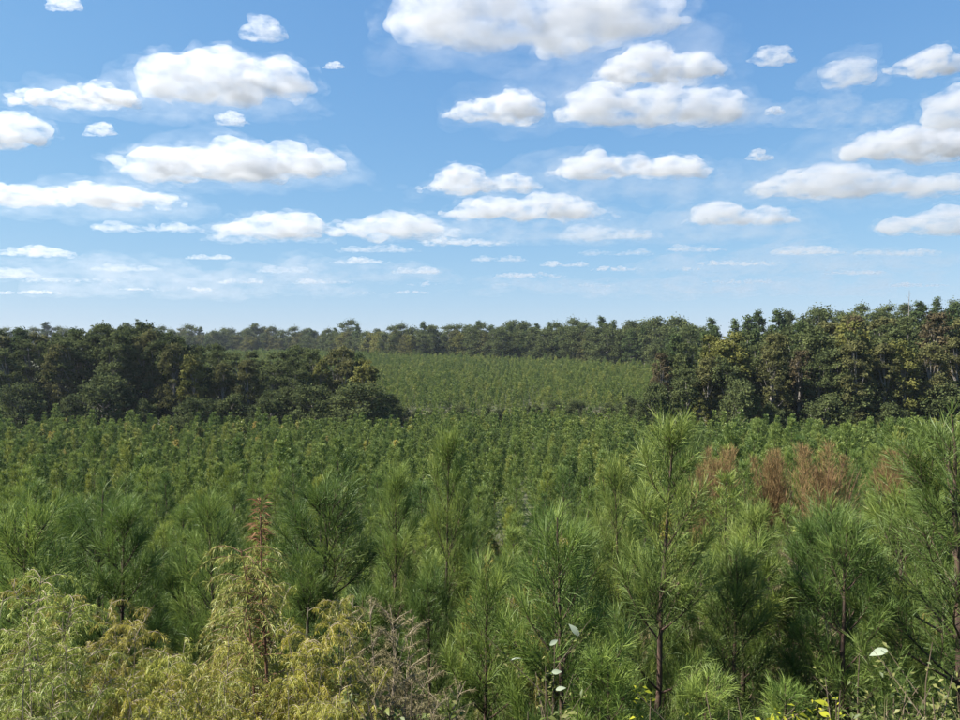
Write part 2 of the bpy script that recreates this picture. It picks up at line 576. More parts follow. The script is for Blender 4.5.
HANDLE = ['the tallest leader', 'the bright-tipped pine', 'the small leaning pine', 'the slim shaded pine', 'the pine with the slanting limb', 'the wide pine by the pale sapling', 'the large upswept dark pine',
          'the long bare-stemmed pine', 'the narrow pine by the bare-stemmed one', 'the dark spreading pine', 'the dark bushy pine', 'the bushy pine between the dark pines', 'the feathery thin-leadered pine', 'the low shaded pine by the tan weed',
          'the knee-high sapling', 'the low spreading pine', 'the low bright pine by the white leaves', 'the broad pine past the dark spreading one', 'the yellow-edged pine', 'the rounded light green pine', 'the dense pine below the tan weed',
          'the dark-stemmed pine by the rusty weed', 'the shaded pine by the tan weed', 'the low dark pine by the brown weeds', 'the leafy pine behind the tallest leader']
spots25 = list(placed)
fill_kinds = [((1.1, 1.08, 0.95, 1), 'low bright young pine beside '), ((0.9, 0.95, 0.9, 1), 'low dull green young pine beside '), ((0.66, 0.76, 0.72, 1), 'low dark green young pine beside ')]  # third tint is a darker variety, put in for deeper shadows
tries = 0
filled = 0
while filled < 58 and tries < 2500:
    tries += 1
    d = rng.uniform(6.8, 14.5)
    x = pix(rng.uniform(-30, 990), d)
    if min(math.hypot(x - a_, d - b_) for a_, b_ in placed) < 0.75:
        continue
    fc, fl = fill_kinds[rng.integers(3)]
    fl += HANDLE[int(np.argmin([math.hypot(x - a_, d - b_) for a_, b_ in spots25]))]
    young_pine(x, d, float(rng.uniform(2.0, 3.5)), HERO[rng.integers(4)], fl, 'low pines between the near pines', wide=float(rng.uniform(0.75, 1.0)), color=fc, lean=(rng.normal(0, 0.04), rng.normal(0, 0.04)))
    placed.append((x, d))
    filled += 1

# ------------------------------------------------------------------ plantation rows
rows = []
ang = R(53)
ca, sa = math.cos(ang), math.sin(ang)
for i in range(-190, 190):
    for j in range(-330, 330):
        u = i * 3.3 + rng.normal(0, 0.18)
        v = j * 2.25 + rng.normal(0, 0.25)
        x, y = u * ca - v * sa, u * sa + v * ca
        if y < 13 or y > 640 or rng.random() < 0.09:
            continue
        s = x / y
        if abs(s) > 0.82:
            continue
        rows.append((x, y))
rows = np.array(rows)


def treeline_d(s):
    px = 480 + s * FPX
    return np.interp(px, [-150, 130, 300, 345, 400, 450, 550, 650, 720, 1200], [640, 640, 620, 560, 490, 478, 432, 372, 335, 300])


s = rows[:, 0] / rows[:, 1]
px = 480 + s * FPX
y = rows[:, 1]
front = y < np.interp(px, [-200, 400, 470, 620, 660, 1200], [163, 166, 179, 178, 158, 146])
back = (y > 223) & (y < treeline_d(s) - 6) & (px < 700) & (px > 150)
keep = front | back
rows = rows[keep]
y = rows[:, 1]
hole = np.zeros(len(rows), bool)
for x0, y0 in placed:
    hole |= (np.hypot(rows[:, 0] - x0, rows[:, 1] - y0) < 1.3)
rows = rows[~hole]
pq = 480 + rows[:, 0] / rows[:, 1] * FPX
for b0 in (709, 774, 828, 898):                       # the pines leave gaps where the rusty bushes grow
    gap = (np.abs(pq - b0) < 24) & (rows[:, 1] > 28.5) & (rows[:, 1] < 36.5)
    rows, pq = rows[~gap], pq[~gap]
order = np.argsort(rows[:, 1])
rows = rows[order]
inview = np.abs(rows[:, 0] / rows[:, 1]) < 0.70
ids = np.nonzero(inview)[0][:225]
ind = rows[ids]
mask = np.ones(len(rows), bool)
mask[ids] = False
rest = rows[mask]
kinds = [
    ((1.18, 1.15, 1.0, 1), 'bright green young pine in the plantation rows on the slope'),
    ((0.98, 1.0, 0.95, 1), 'mid-green young pine in the plantation rows on the slope'),
    ((0.76, 0.86, 0.82, 1), 'dark green young pine in the plantation rows on the slope'),
    ((1.32, 1.16, 0.85, 1), 'yellowish young pine in the plantation rows on the slope'),
]
for x, y in ind:
    kk = rng.choice(4, p=[0.34, 0.36, 0.2, 0.10])
    H = np.clip(rng.normal(3.7, 0.65), 2.2, 5.0)
    size_word = 'short ' if H < 3.55 else ('tall ' if H > 4.25 else '')
    band = 'upper slope' if y < 24 else ('middle slope' if y < 38 else 'foot of the slope')
    young_pine(x, y, H, MID[rng.integers(5)] if y > 17 else HERO[rng.integers(4)], size_word + kinds[kk][1].replace('slope', band), 'young pines planted in rows on the slope', color=kinds[kk][0], wide=rng.uniform(0.85, 1.15),
               lean=(rng.normal(0, 0.025), rng.normal(0, 0.025)))


def instancer(name, pts, idx, rot, sc, coll):
    me = bpy.data.meshes.new(name)
    me.vertices.add(len(pts))
    me.vertices.foreach_set('co', np.asarray(pts, np.float32).ravel())
    for nm, typ, arr in (('pick', 'INT', np.asarray(idx, np.int32)), ('turn', 'FLOAT', np.asarray(rot, np.float32)), ('size', 'FLOAT', np.asarray(sc, np.float32))):
        at = me.attributes.new(nm, typ, 'POINT')
        at.data.foreach_set('value', arr)
    o = link(name, me)
    g = bpy.data.node_groups.new(name + '_nodes', 'GeometryNodeTree')
    g.interface.new_socket('Geometry', in_out='INPUT', socket_type='NodeSocketGeometry')
    g.interface.new_socket('Geometry', in_out='OUTPUT', socket_type='NodeSocketGeometry')
    N, L = g.nodes.new, g.links.new
    gi, go = N('NodeGroupInput'), N('NodeGroupOutput')
    ci = N('GeometryNodeCollectionInfo')
    ci.inputs['Collection'].default_value = coll
    ci.inputs['Separate Children'].default_value = True
    ci.inputs['Reset Children'].default_value = True
    iop = N('GeometryNodeInstanceOnPoints')
    iop.inputs['Pick Instance'].default_value = True

    def named(nm, typ):
        n = N('GeometryNodeInputNamedAttribute')
        n.data_type = typ
        n.inputs['Name'].default_value = nm
        return n.outputs['Attribute']
    cx = N('ShaderNodeCombineXYZ')
    L(named('turn', 'FLOAT'), cx.inputs[2])
    L(gi.outputs[0], iop.inputs['Points'])
    L(ci.outputs[0], iop.inputs['Instance'])
    L(named('pick', 'INT'), iop.inputs['Instance Index'])
    L(cx.outputs[0], iop.inputs['Rotation'])
    L(named('size', 'FLOAT'), iop.inputs['Scale'])
    L(iop.outputs[0], go.inputs[0])
    md = o.modifiers.new('planting', 'NODES')
    md.node_group = g
    return o


pale = (rng.random(len(rest)) < 0.12 + 0.30 * smooth(200, 240, rest[:, 1]) * (1 - 0.5 * smooth(330, 430, rest[:, 1])) + 0.34 * smooth(0.1, 0.8, np.sin(rest[:, 0] * 0.045 + 0.8) * np.sin(rest[:, 1] * 0.028 + 2.0)))
pick = np.where(pale, 4, rng.integers(0, 4, len(rest))) + np.where(rest[:, 1] < 125, 0, 5)
zz = ground(rest[:, 0], rest[:, 1]) - 0.05
pl = instancer('young_pine_plantation', np.column_stack([rest, zz]), pick, rng.uniform(0, 6.28, len(rest)), np.clip(rng.normal(1.0, 0.22, len(rest)) * np.where(rng.random(len(rest)) < 0.1, 1.25, 1.0), 0.45, 1.6), src)
tag(pl, 'young pine plantation covering the valley floor and the far slope', 'plantation', kind='stuff')


# ------------------------------------------------------------------ mature trees
def cards(mb, C, rad, n, size, rs, tint, flat=0.95):
    """leafy cards spread through clumps C (m,3) with radii rad (m,)"""
    m = len(C)
    w = rad ** 2
    idx = rs.choice(m, n, p=w / w.sum())
    d = unit(rs.normal(0, 1, (n, 3)))
    d[:, 2] = np.where(d[:, 2] < -0.2, d[:, 2] * 0.5, d[:, 2])
    rr = rad[idx] * (rs.random(n) ** 0.5) * (1 + 0.28 * rs.normal(0, 1, n))
    P = C[idx] + d * rr[:, None] * np.array([1, 1, flat])
    nrm = unit(d * 0.6 + rs.normal(0, 0.7, (n, 3)) + np.array([0, 0, 0.12]))
    a = unit(np.cross(nrm, unit(rs.normal(0, 1, (n, 3)))))
    b = np.cross(nrm, a)
    sz = (size * rs.uniform(0.55, 1.3, n))[:, None]
    v = np.stack([P - a * sz, P - b * sz * 0.6 + nrm * sz * 0.2, P + a * sz, P + b * sz * 0.6 + nrm * sz * 0.2], 1).reshape(-1, 3)
    T = np.clip(tint[idx] + rs.normal(0, 0.10, n), 0, 1)
    q = np.arange(n) * 4
    mb.add(v, quads=np.stack([q, q + 1, q + 2, q + 3], 1), tint=np.repeat(T, 4))


def hardwood(seed, H, W, n, size, low=0.06):
    """rounded uneven crown down to low*H"""
    rs = np.random.default_rng(seed)
    wood, crown = MB(), MB()
    t = np.linspace(0, 1, 8)
    lean = rs.normal(0, 0.04, 2) * H
    tp = np.stack([lean[0] * t ** 2, lean[1] * t ** 2, t * H * 0.82], 1)
    wood.tube(tp, 0.016 * H * (1 - t) ** 0.7 + 0.03, 6)
    m = 90
    C, rad = [], []
    for _ in range(m):
        f = rs.uniform(low, 1.0) ** 0.85
        prof = W / 2 * (math.sin(math.pi * min(1, (f - low * 0.6) / (1.06 - low * 0.6)) ** 0.85)) ** 0.6
        a_ = rs.uniform(0, 6.283)
        q = prof * (rs.uniform(0.25, 1.0) ** 0.7 if size < 0.3 else rs.uniform(0.0, 1.0) ** 0.55 * 0.92)
        c = np.array([math.cos(a_) * q + lean[0] * f, math.sin(a_) * q + lean[1] * f, f * H * 0.95])
        r_ = (rs.uniform(0.05, 0.14) * W * (1.15 - 0.40 * f) + 0.30) * (1.5 if size > 0.3 else 1.0)
        C.append(c)
        rad.append(r_)
        if rs.random() < 0.3:
            b0 = np.array([lean[0] * (f * 0.7) ** 2, lean[1] * (f * 0.7) ** 2, f * H * 0.62])
            s_ = np.linspace(0, 1, 4)[:, None]
            wood.tube(b0 + (c - b0) * s_ + np.array([0, 0, -0.04 * H]) * (s_ * (1 - s_)) * 2, np.linspace(0.005 * H, 0.03, 4), 4)
    C, rad = np.array(C), np.array(rad)
    tint = np.clip(rs.normal(0.5, 0.22, m), 0, 1)
    cards(crown, C, rad, n, size, rs, tint)
    return wood, crown


def tall_pine(seed, H, W, n, size):
    """straight bole, irregular flat-topped crown on the upper half"""
    rs = np.random.default_rng(seed)
    wood, crown = MB(), MB()
    t = np.linspace(0, 1, 9)
    w_ = np.cumsum(rs.normal(0, 0.05, (9, 2)), 0)
    tp = np.stack([w_[:, 0], w_[:, 1], t * H * 0.97], 1)
    wood.tube(tp, 0.012 * H * (1 - t) ** 0.75 + 0.03, 6)
    C, rad = [], []
    z = 0.25 * H
    while z < 0.98 * H:
        f = (z / H - 0.25) / 0.73
        for _ in range(rs.integers(3, 6)):
            a_ = rs.uniform(0, 6.283)
            q = W / 2 * (0.55 + 0.45 * math.sin(math.pi * min(1, f * 0.9 + 0.12))) * (1 - f ** 2 * 0.85) * rs.uniform(0.35, 1)
            c = np.array([math.cos(a_) * q, math.sin(a_) * q, z + 0.12 * q])
            C.append(c)
            rad.append(rs.uniform(0.6, 1.5) * W / 7.0)
            b0 = np.array([0, 0, z - 0.3 * q])
            s_ = np.linspace(0, 1, 3)[:, None]
            wood.tube(b0 + (c - b0) * s_, [0.09, 0.06, 0.03], 4)
        z += rs.uniform(0.6, 1.3)
    C, rad = np.array(C), np.array(rad)
    tint = np.clip(rs.normal(0.5, 0.22, len(C)), 0, 1)
    cards(crown, C, rad * 0.9, n, size, rs, tint, 0.85)
    return wood, crown


def variants(fn, specs, mat):
    out = []
    for sp in specs:
        w, c = fn(*sp)
        out.append((sp[1], w.mesh('tree_trunk', M['bark_old']), c.mesh('tree_crown', mat)))
    return out


NB, SB = 13000, 0.235         # belt trees about 165 m off
NF, SF = 7500, 0.34         # trees far across the valley
TREE = {
    'dark': variants(hardwood, [(1, 22, 8.5, NB, SB), (2, 20, 9, NB, SB), (3, 23, 7.5, NB, SB)], M['leaf_dark']),
    'olive': variants(hardwood, [(4, 21, 7, NB - 2000, SB), (5, 19, 7.5, NB - 2000, SB)], M['leaf_olive']),
    'yellow': variants(hardwood, [(6, 17, 6, NB - 3000, SB), (7, 19, 6, NB - 3000, SB)], M['leaf_yellow']),
    'brown': variants(hardwood, [(8, 20, 6, NB - 7000, SB), (9, 21, 6, NB - 7000, SB)], M['leaf_brown']),
    'pine': variants(tall_pine, [(10, 25, 8, 11000, SB), (11, 27, 9, 11000, SB), (12, 24, 7, 10000, SB)], M['needle_old']),
    'bush': variants(hardwood, [(13, 6, 6, 8000, 0.15, 0.02), (14, 7, 5, 8000, 0.15, 0.02)], M['leaf_dark']),
}
FTREE = {
    'dark': variants(hardwood, [(21, 22, 11, NF, SF, 0.02), (22, 20, 12, NF, SF, 0.02), (23, 23, 10, NF, SF, 0.02)], M['leaf_dark']),
    'olive': variants(hardwood, [(24, 21, 10, NF, SF)], M['leaf_olive']),
    'yellow': variants(hardwood, [(26, 18, 9, NF, SF)], M['leaf_yellow']),
    'pine': variants(tall_pine, [(30, 25, 9, NF, SF), (31, 27, 10, NF, SF)], M['needle_old']),
}


def big_tree(name, x, y, H, meshes, label, group, cat='tree', wide=1.0):
    h0, wm, cm = meshes
    s_ = H / h0
    e = bpy.data.objects.new(name, None)
    e.empty_display_size = 1
    COL.objects.link(e)
    e.location = (x, y, float(ground(x, y)) - 0.1)
    e.rotation_euler = (0, 0, rng.uniform(0, 6.28))
    e.scale = (s_ * wide, s_ * wide, s_)
    link('trunk', wm, e)
    link('crown', cm, e)
    tag(e, label, cat, group)
    return e


NAME = {'dark': 'hardwood_tree', 'olive': 'hardwood_tree', 'yellow': 'hardwood_tree', 'brown': 'hardwood_tree', 'pine': 'mature_pine', 'bush': 'edge_bush'}
LOOK = {'dark': 'dark green broadleaf tree', 'olive': 'olive broadleaf tree', 'yellow': 'yellowing broadleaf tree', 'brown': 'rusty thin-leaved tree', 'pine': 'tall dark mature pine', 'bush': 'low dark leafy bush'}


def row_of(px0, px1, dist, step, top, mix, where, group, lib, jit=4.0, wide=(0.9, 1.2), rough=3.2, spot=''):
    """a row of mature trees; top: photograph row that the tree tops should reach, by px"""
    px = px0
    while px < px1:
        d = (np.interp(px, dist[0], dist[1]) if isinstance(dist, tuple) else dist) + rng.uniform(-jit, jit)
        x = pix(px, d)
        tp = np.interp(px, top[0], top[1]) - 2 + rng.normal(0, rough)
        g = float(ground(x, d))
        H = float(np.clip(top_z(tp, d) - g, 3.5, 30))
        kd = rng.choice(list(mix), p=np.array(list(mix.values())) / sum(mix.values()))
        ms = lib[kd][rng.integers(len(lib[kd]))]
        big_tree(NAME[kd], x, d, H, ms, ('tall ' if H > 22 and kd != 'pine' else 'short ' if H < 16 and kd != 'bush' else '') + LOOK[kd] + ' ' + spot + where, group, wide=float(rng.uniform(*wide)) * (1.0 if H > 16 else 1.15))
        px += step / d * FPX * rng.uniform(0.75, 1.25)


# belt at the foot of the slope, ending where the far field opens
lt = ([-80, 0, 40, 60, 90, 125, 160, 185, 200, 235, 270, 320, 350, 375], [332, 331, 331, 334, 321, 323, 329, 335, 347, 353, 351, 347, 348, 356])
wl = 'of the shadowed valley belt'
gl = 'trees of the shadowed belt'
row_of(-70, 372, 161, 9.0, ([-80, 400], [392, 396]), {'bush': 1}, wl, gl, TREE, 3, (0.7, 1.15), 9, spot='at the outer edge ')
row_of(-70, 364, 168, 5.0, ([k for k in lt[0]], [v + 9 for v in lt[1]]), {'dark': 4, 'olive': 3, 'yellow': 1.0}, wl, gl, TREE, spot='in the front rank ')
row_of(-70, 366, 176, 5.5, lt, {'dark': 5, 'olive': 2.0, 'pine': 1}, wl, gl, TREE, spot='in the middle ')
row_of(-70, 360, 186, 7.0, lt, {'dark': 4, 'olive': 1.5, 'pine': 1}, wl, gl, TREE, spot='at the back ')
# wood on the rising ground
rt = ([650, 665, 700, 735, 770, 800, 850, 900, 960, 1060], [362, 352, 338, 332, 330, 325, 320, 318, 316, 312])
crest = ([660, 680, 700, 735, 770, 805, 860, 900, 960, 1060], [330, 322, 328, 320, 312, 308, 304, 303, 299, 297])
wr = 'of the wood on the rising ground'
gr = 'trees of the wood on the rising ground'
row_of(655, 1060, 150, 8.5, ([640, 1060], [394, 390]), {'bush': 2, 'yellow': 0.5}, wr, gr, TREE, 3, (0.7, 1.15), 9, spot='at the outer edge ')
row_of(660, 1060, 156, 4.8, (rt[0], [v + 22 for v in rt[1]]), {'dark': 2.5, 'olive': 3, 'yellow': 1.8, 'brown': 0.7}, wr, gr, TREE, spot='in the front rank ')
row_of(662, 1060, 163, 5.2, rt, {'dark': 3, 'olive': 3, 'yellow': 1.0, 'brown': 0.8}, wr, gr, TREE, spot='in the second rank ')
row_of(668, 1060, 176, 7.5, (rt[0], [v - 4 for v in rt[1]]), {'dark': 3, 'olive': 2, 'pine': 1.2, 'brown': 0.6}, wr, gr, TREE, spot='in the middle ')
row_of(676, 1060, 205, 9, (crest[0], [v + 10 for v in crest[1]]), {'dark': 3, 'olive': 1.2, 'pine': 2}, wr, gr, TREE, spot='halfway up ')
row_of(684, 1060, 245, 10, (crest[0], [v + 4 for v in crest[1]]), {'dark': 3, 'pine': 2}, wr, gr, FTREE, spot='near the crest ')
row_of(690, 1060, 290, 10, crest, {'dark': 2, 'pine': 3}, wr, gr, FTREE, spot='on the crest ')
# far treeline behind the far field
ft = ([-60, 130, 220, 300, 350, 380, 420, 480, 540, 600, 650, 700], [330, 330, 330, 331, 328, 326, 328, 325, 324, 323, 321, 322])
wf = 'of the treeline behind the far field'
gf = 'trees of the far treeline'
dl = (np.array([-150, 130, 300, 345, 400, 450, 550, 650, 720]), np.array([640, 640, 620, 560, 490, 478, 432, 372, 335]))
row_of(150, 712, (dl[0], dl[1] + 6), 7.0, (ft[0], [v + 4 for v in ft[1]]), {'dark': 4, 'pine': 0.8, 'olive': 0.6}, wf, gf, FTREE, 3, (1.0, 1.4), 3.0, spot='in the second rank ')
row_of(150, 712, dl, 6.5, (ft[0], [v + 7 for v in ft[1]]), {'dark': 4, 'olive': 1.2, 'yellow': 0.5, 'pine': 0.8}, wf, gf, FTREE, 3, (1.1, 1.5), 2.0, spot='in the front rank ')
row_of(-40, 712, (dl[0], dl[1] + 14), 7.5, ft, {'dark': 4, 'pine': 1.5, 'olive': 0.4}, wf, gf, FTREE, 4, (1.05, 1.45), 3.4, spot='in the back rank ')
# bushes along the wet hollow between the fields
for px, d, H in [(632, 192, 8.0), (620, 196, 6.0), (648, 190, 7.0), (384, 188, 8), (396, 194, 6)] + [(q + rng.uniform(-5, 5), 199 + rng.uniform(-6, 8), rng.uniform(3.4, 6.4)) for q in range(408, 618, 10)]:
    big_tree('edge_bush', pix(px, d), d, H, TREE['bush'][rng.integers(2)], 'low dark leafy bush in the hollow between the two fields', 'bushes in the hollow', 'bush')


# ------------------------------------------------------------------ dog fennel and other weeds
def fennel_mb(seed, H, stems, lat_n, stroke, width, droop=1.0):
    rs = np.random.default_rng(seed)
    wood, plume = MB(), MB()
    for s_ in range(stems):
        a0 = rs.uniform(0, 6.283)
        h = H * rs.uniform(0.75, 1.0) if s_ else H
        out = rs.uniform(0.05, 0.28) * h if s_ else 0.05 * h
        t = np.linspace(0, 1, 9)
        P = np.stack([math.cos(a0) * out * t ** 1.6, math.sin(a0) * out * t ** 1.6, h * t - 0.06 * h * t ** 6], 1) + np.cumsum(rs.normal(0, 0.008, (9, 3)), 0)
        wood.tube(P, 0.006 * (1 - t) + 0.0018, 5)
        for _ in range(lat_n):
            f = rs.uniform(0.22, 1.0) ** 0.8
            p0 = np.array([np.interp(f, t, P[:, c]) for c in range(3)])
            az = rs.uniform(0, 6.283)
            ln = (0.10 + 0.42 * (1 - f) ** 0.6 * math.sin(math.pi * min(1, f + 0.15)) + 0.10 * rs.random()) * H / 2.0
            q = np.linspace(0, 1, 6)
            hx = ln * (q - 0.15 * q ** 2)
            hz = ln * (0.75 * q - 0.95 * droop * q ** 2.2)
            Q = p0 + np.stack([math.cos(az) * hx, math.sin(az) * hx, hz], 1)
            wood.tube(Q, np.linspace(0.0025, 0.001, 6), 3)
            n = int(ln * 460) + 12
            u = rs.random(n) ** 0.75
            B = np.stack([np.interp(u, q, Q[:, c]) for c in range(3)], 1)
            D = unit(rs.normal(0, 1, (n, 3)) * 0.75 + np.array([math.cos(az) * 0.5, math.sin(az) * 0.5, -0.75 * droop]))
            sl = (stroke * rs.uniform(0.5, 1.5, n))[:, None]
            mid = B + D * sl * 0.5
            tip = mid + unit(D + np.array([0, 0, -0.9 * droop])) * sl * 0.5
            wv = unit(np.cross(D, unit(rs.normal(0, 1, (n, 3))))) * width / 2
            v = np.stack([B, mid + wv, tip, mid - wv], 1).reshape(-1, 3)
            k = np.arange(n) * 4
            T = np.clip(rs.normal(0.5, 0.13) + rs.normal(0, 0.12, n), 0, 1)
            plume.add(v, quads=np.stack([k, k + 1, k + 2, k + 3], 1), tint=np.repeat(T, 4))
    return wood, plume


FEN = []
for k, (H, st, ln_) in enumerate([(2.0, 5, 34), (1.8, 6, 30), (2.1, 4, 36)]):
    w, p = fennel_mb(500 + k, H, st, ln_, 0.036, 0.0030)
    FEN.append((H, w, p))
FEN_T = [(H, w.mesh('fennel_stem', M['stem_tan']), p.mesh('fennel_plume', M['fennel'])) for H, w, p in FEN]
w, p = fennel_mb(510, 2.3, 1, 80, 0.040, 0.0034)
t = np.linspace(0, 1, 10)
w.tube(np.stack([0.02 * np.sin(t * 5), 0.02 * np.cos(t * 4) - 0.02, 2.32 * t], 1), 0.009 * (1 - t) + 0.003, 7)
FEN_RED = (2.3, w.mesh('fennel_stem', M['stem_red']), p.mesh('fennel_plume', M['fennel']))
rs = np.random.default_rng(77)
n = 420
f = rs.uniform(0.62, 1.04, n)
a_ = rs.uniform(0, 6.283, n)
P = np.stack([0.02 * np.sin(f * 5), 0.02 * np.cos(f * 4) - 0.02, 2.32 * f], 1)
D = unit(np.stack([np.cos(a_), np.sin(a_), rs.normal(0.35, 0.5, n)], 1))
P = P + D * (rs.random(n) * 0.05 * (1.25 - f))[:, None]
wv = unit(np.cross(D, rs.normal(0, 1, (n, 3)))) * 0.0035
sl = rs.uniform(0.03, 0.08, n)[:, None]
v = np.stack([P, P + D * sl * 0.5 + wv, P + D * sl + np.array([0, 0, -0.02]), P + D * sl * 0.5 - wv], 1).reshape(-1, 3)
k = np.arange(n) * 4
mb = MB()
mb.add(v, quads=np.stack([k, k + 1, k + 2, k + 3], 1), tint=np.repeat(np.clip(rs.normal(0.4, 0.25, n), 0, 1), 4))
RED_HEAD = mb.mesh('dead_leaf_column', M['rust'])
w, p = fennel_mb(511, 1.7, 7, 22, 0.026, 0.0034, 0.3)
FEN_DRY = (1.7, w.mesh('weed_stem', M['stem_tan']), p.mesh('weed_seed_heads', M['dry']))
w, p = fennel_mb(512, 1.9, 4, 14, 0.09, 0.018)
FEN_FAR = (1.9, w.mesh('fennel_stem', M['stem_tan']), p.mesh('fennel_plume', M['fennel']))


def broom_mb(seed, H, W, n, width):
    """upright dry bush of fine twigs"""
    rs = np.random.default_rng(seed)
    wood, twig = MB(), MB()
    for _ in range(14):
        a_, q = rs.uniform(0, 6.283), rs.uniform(0, 0.5) * W
        t = np.linspace(0, 1, 4)
        wood.tube(np.stack([math.cos(a_) * q * t, math.sin(a_) * q * t, H * 0.8 * t], 1), np.linspace(0.014, 0.004, 4), 4)
    m = 9
    pa, pq, ph = rs.uniform(0, 6.283, m), rs.uniform(0.05, 0.5, m) * W, H * rs.uniform(0.6, 1.0, m)
    ph[0] = H
    which = rs.integers(0, m, n)
    f = rs.uniform(0.25, 1.0, n) ** 0.8
    a_ = rs.uniform(0, 6.283, n)
    q = np.abs(rs.normal(0, 0.17, n)) * W * np.clip((1.1 - f) * 2.2, 0.2, 1)
    P = np.stack([np.cos(pa[which]) * pq[which] * (0.5 + 0.5 * f) + np.cos(a_) * q, np.sin(pa[which]) * pq[which] * (0.5 + 0.5 * f) + np.sin(a_) * q, f * ph[which] * 0.95], 1)
    D = unit(np.stack([np.cos(a_) * 0.3, np.sin(a_) * 0.3, np.ones(n)], 1) + rs.normal(0, 0.3, (n, 3)))
    sl = rs.uniform(0.10, 0.28, n)[:, None]
    wv = unit(np.cross(D, rs.normal(0, 1, (n, 3)))) * width / 2
    v = np.stack([P, P + D * sl * 0.5 + wv, P + D * sl, P + D * sl * 0.5 - wv], 1).reshape(-1, 3)
    k = np.arange(n) * 4
    twig.add(v, quads=np.stack([k, k + 1, k + 2, k + 3], 1), tint=np.repeat(np.clip(rs.normal(0.55, 0.2, n), 0, 1), 4))
    return wood, twig


BROOMS = []
for k in range(4):
    w, p = broom_mb(600 + k, 3.0, 1.25, 9000, 0.0085)
    BROOMS.append((3.0, w.mesh('dry_bush_stem', M['stem_red']), p.mesh('dry_bush_twigs', M['sedge'])))


def weed(name, x, y, H, meshes, label, group=None, cat='weed', parts=('stem', 'plume'), color=(1, 1, 1, 1), wide=1.0, rz=None):
    h0, wm, cm = meshes
    s_ = H / h0
    e = bpy.data.objects.new(name, None)
    e.empty_display_size = 0.2
    COL.objects.link(e)
    e.location = (x, y, float(ground(x, y)) - 0.03)
    e.rotation_euler = (rng.normal(0, 0.03), rng.normal(0, 0.03), rng.uniform(0, 6.28) if rz is None else rz)
    e.scale = (s_ * wide, s_ * wide, s_)
    link(parts[0], wm, e)
    c = link(parts[1], cm, e)
    c.color = color
    tag(e, label, cat, group)
    return e


def weed_px(name, px, d, py, meshes, label, **kw):
    x = pix(px, d)
    return weed(name, x, d, top_z(py, d) - float(ground(x, d)), meshes, label, **kw)


red_weed = weed_px('fennel_weed', 262, 5.0, 512, FEN_RED, 'tall red-brown stemmed fennel with drooping yellow-green sprays', wide=1.45)
red_weed.rotation_euler = (0, 0, 0.6)
link('dead_leaf_column', RED_HEAD, red_weed)
weed_px('fennel_weed', 22, 4.6, 548, FEN_T[0], 'pale green feathery fennel clump in front of the dark spreading pine', color=(1.1, 1.25, 1.1, 1), wide=1.15)
for px, d, py, m, lab, colr in [
        (75, 4.3, 640, 1, 'olive fennel just uphill of the pale feathery clump', (0.9, 1.0, 0.8)),
        (135, 4.6, 612, 0, 'straw-yellow fennel midway between the pale clump and the red-stemmed one', (1.2, 1.05, 0.8)),
        (165, 4.1, 645, 2, 'drooping yellow-green fennel uphill of the straw-yellow one', (1.05, 1.1, 0.75)),
        (212, 4.3, 640, 1, 'bushy yellow fennel close beside the red-stemmed one', (1.15, 1.1, 0.75)),
        (232, 3.9, 672, 0, 'low fennel directly uphill of the red-stemmed one', (1.0, 1.05, 0.8)),
        (300, 4.5, 610, 2, 'arching golden fennel between the red stem and the dead weeds', (1.25, 1.1, 0.7)),
        (322, 4.2, 640, 1, 'yellow fennel uphill of the arching golden one', (1.2, 1.12, 0.7)),
        (345, 5.0, 600, 0, 'dull fennel touching the broken dead weed', (1.0, 0.92, 0.75)),
        (110, 3.8, 680, 2, 'low golden fennel uphill of the straw-yellow one', (1.2, 1.08, 0.7)),
        (30, 3.9, 655, 1, 'grey-green fennel at the foot of the pale feathery clump', (0.85, 1.02, 0.95)),
        (280, 3.9, 680, 1, 'low yellow fennel uphill of the arching golden one', (1.15, 1.1, 0.7)),
        (205, 5.0, 585, 2, 'brownish fennel behind the bushy yellow one', (0.95, 0.85, 0.75)),
        (60, 5.4, 590, 1, 'tan fennel downhill of the pale feathery clump', (1.05, 0.9, 0.85)),
        (350, 4.0, 690, 2, 'low fennel at the end of the thicket by the arching leafy stem', (1.1, 1.08, 0.75)),
        (-25, 4.4, 600, 2, 'pale fennel pressed against the pale feathery clump', (0.95, 1.1, 0.9)),
        (240, 5.8, 585, 0, 'olive fennel just downhill of the red-stemmed one', (0.9, 0.95, 0.75)),
        (150, 3.6, 700, 1, 'lowest yellow fennel of the thicket, uphill of all others', (1.15, 1.1, 0.7))]:
    weed_px('fennel_weed', px, d, py - 26, FEN_T[m], lab, group='fennel thicket', color=(*colr, 1))
weed_px('fennel_weed', 533, 7.2, 505, FEN_T[2], 'tan-topped fennel poking up between two young pines', color=(1.1, 0.95, 0.9, 1), wide=0.55)
weed_px('dead_weed', 372, 5.4, 600, FEN_DRY, 'broken grey-brown dead weed beside the fennel thicket', parts=('stem', 'seed_head'))
weed_px('dead_weed', 395, 6.2, 590, FEN_DRY, 'taller grey-brown dead weed by the slim shaded pine', parts=('stem', 'seed_head'))
weed_px('dead_weed', 800, 8.0, 545, FEN_DRY, 'rust-coloured dead weed between the pines near the pale sapling stem', parts=('stem', 'seed_head'), wide=0.7)
weed_px('dead_weed', 715, 9.0, 555, FEN_DRY, 'brown dead weed in the gap behind the slanting limb', parts=('stem', 'seed_head'), wide=0.7)
weed_px('dead_weed', 415, 5.0, 655, FEN_DRY, 'low brown dead weed under the slim shaded pine', parts=('stem', 'seed_head'), wide=1.1)
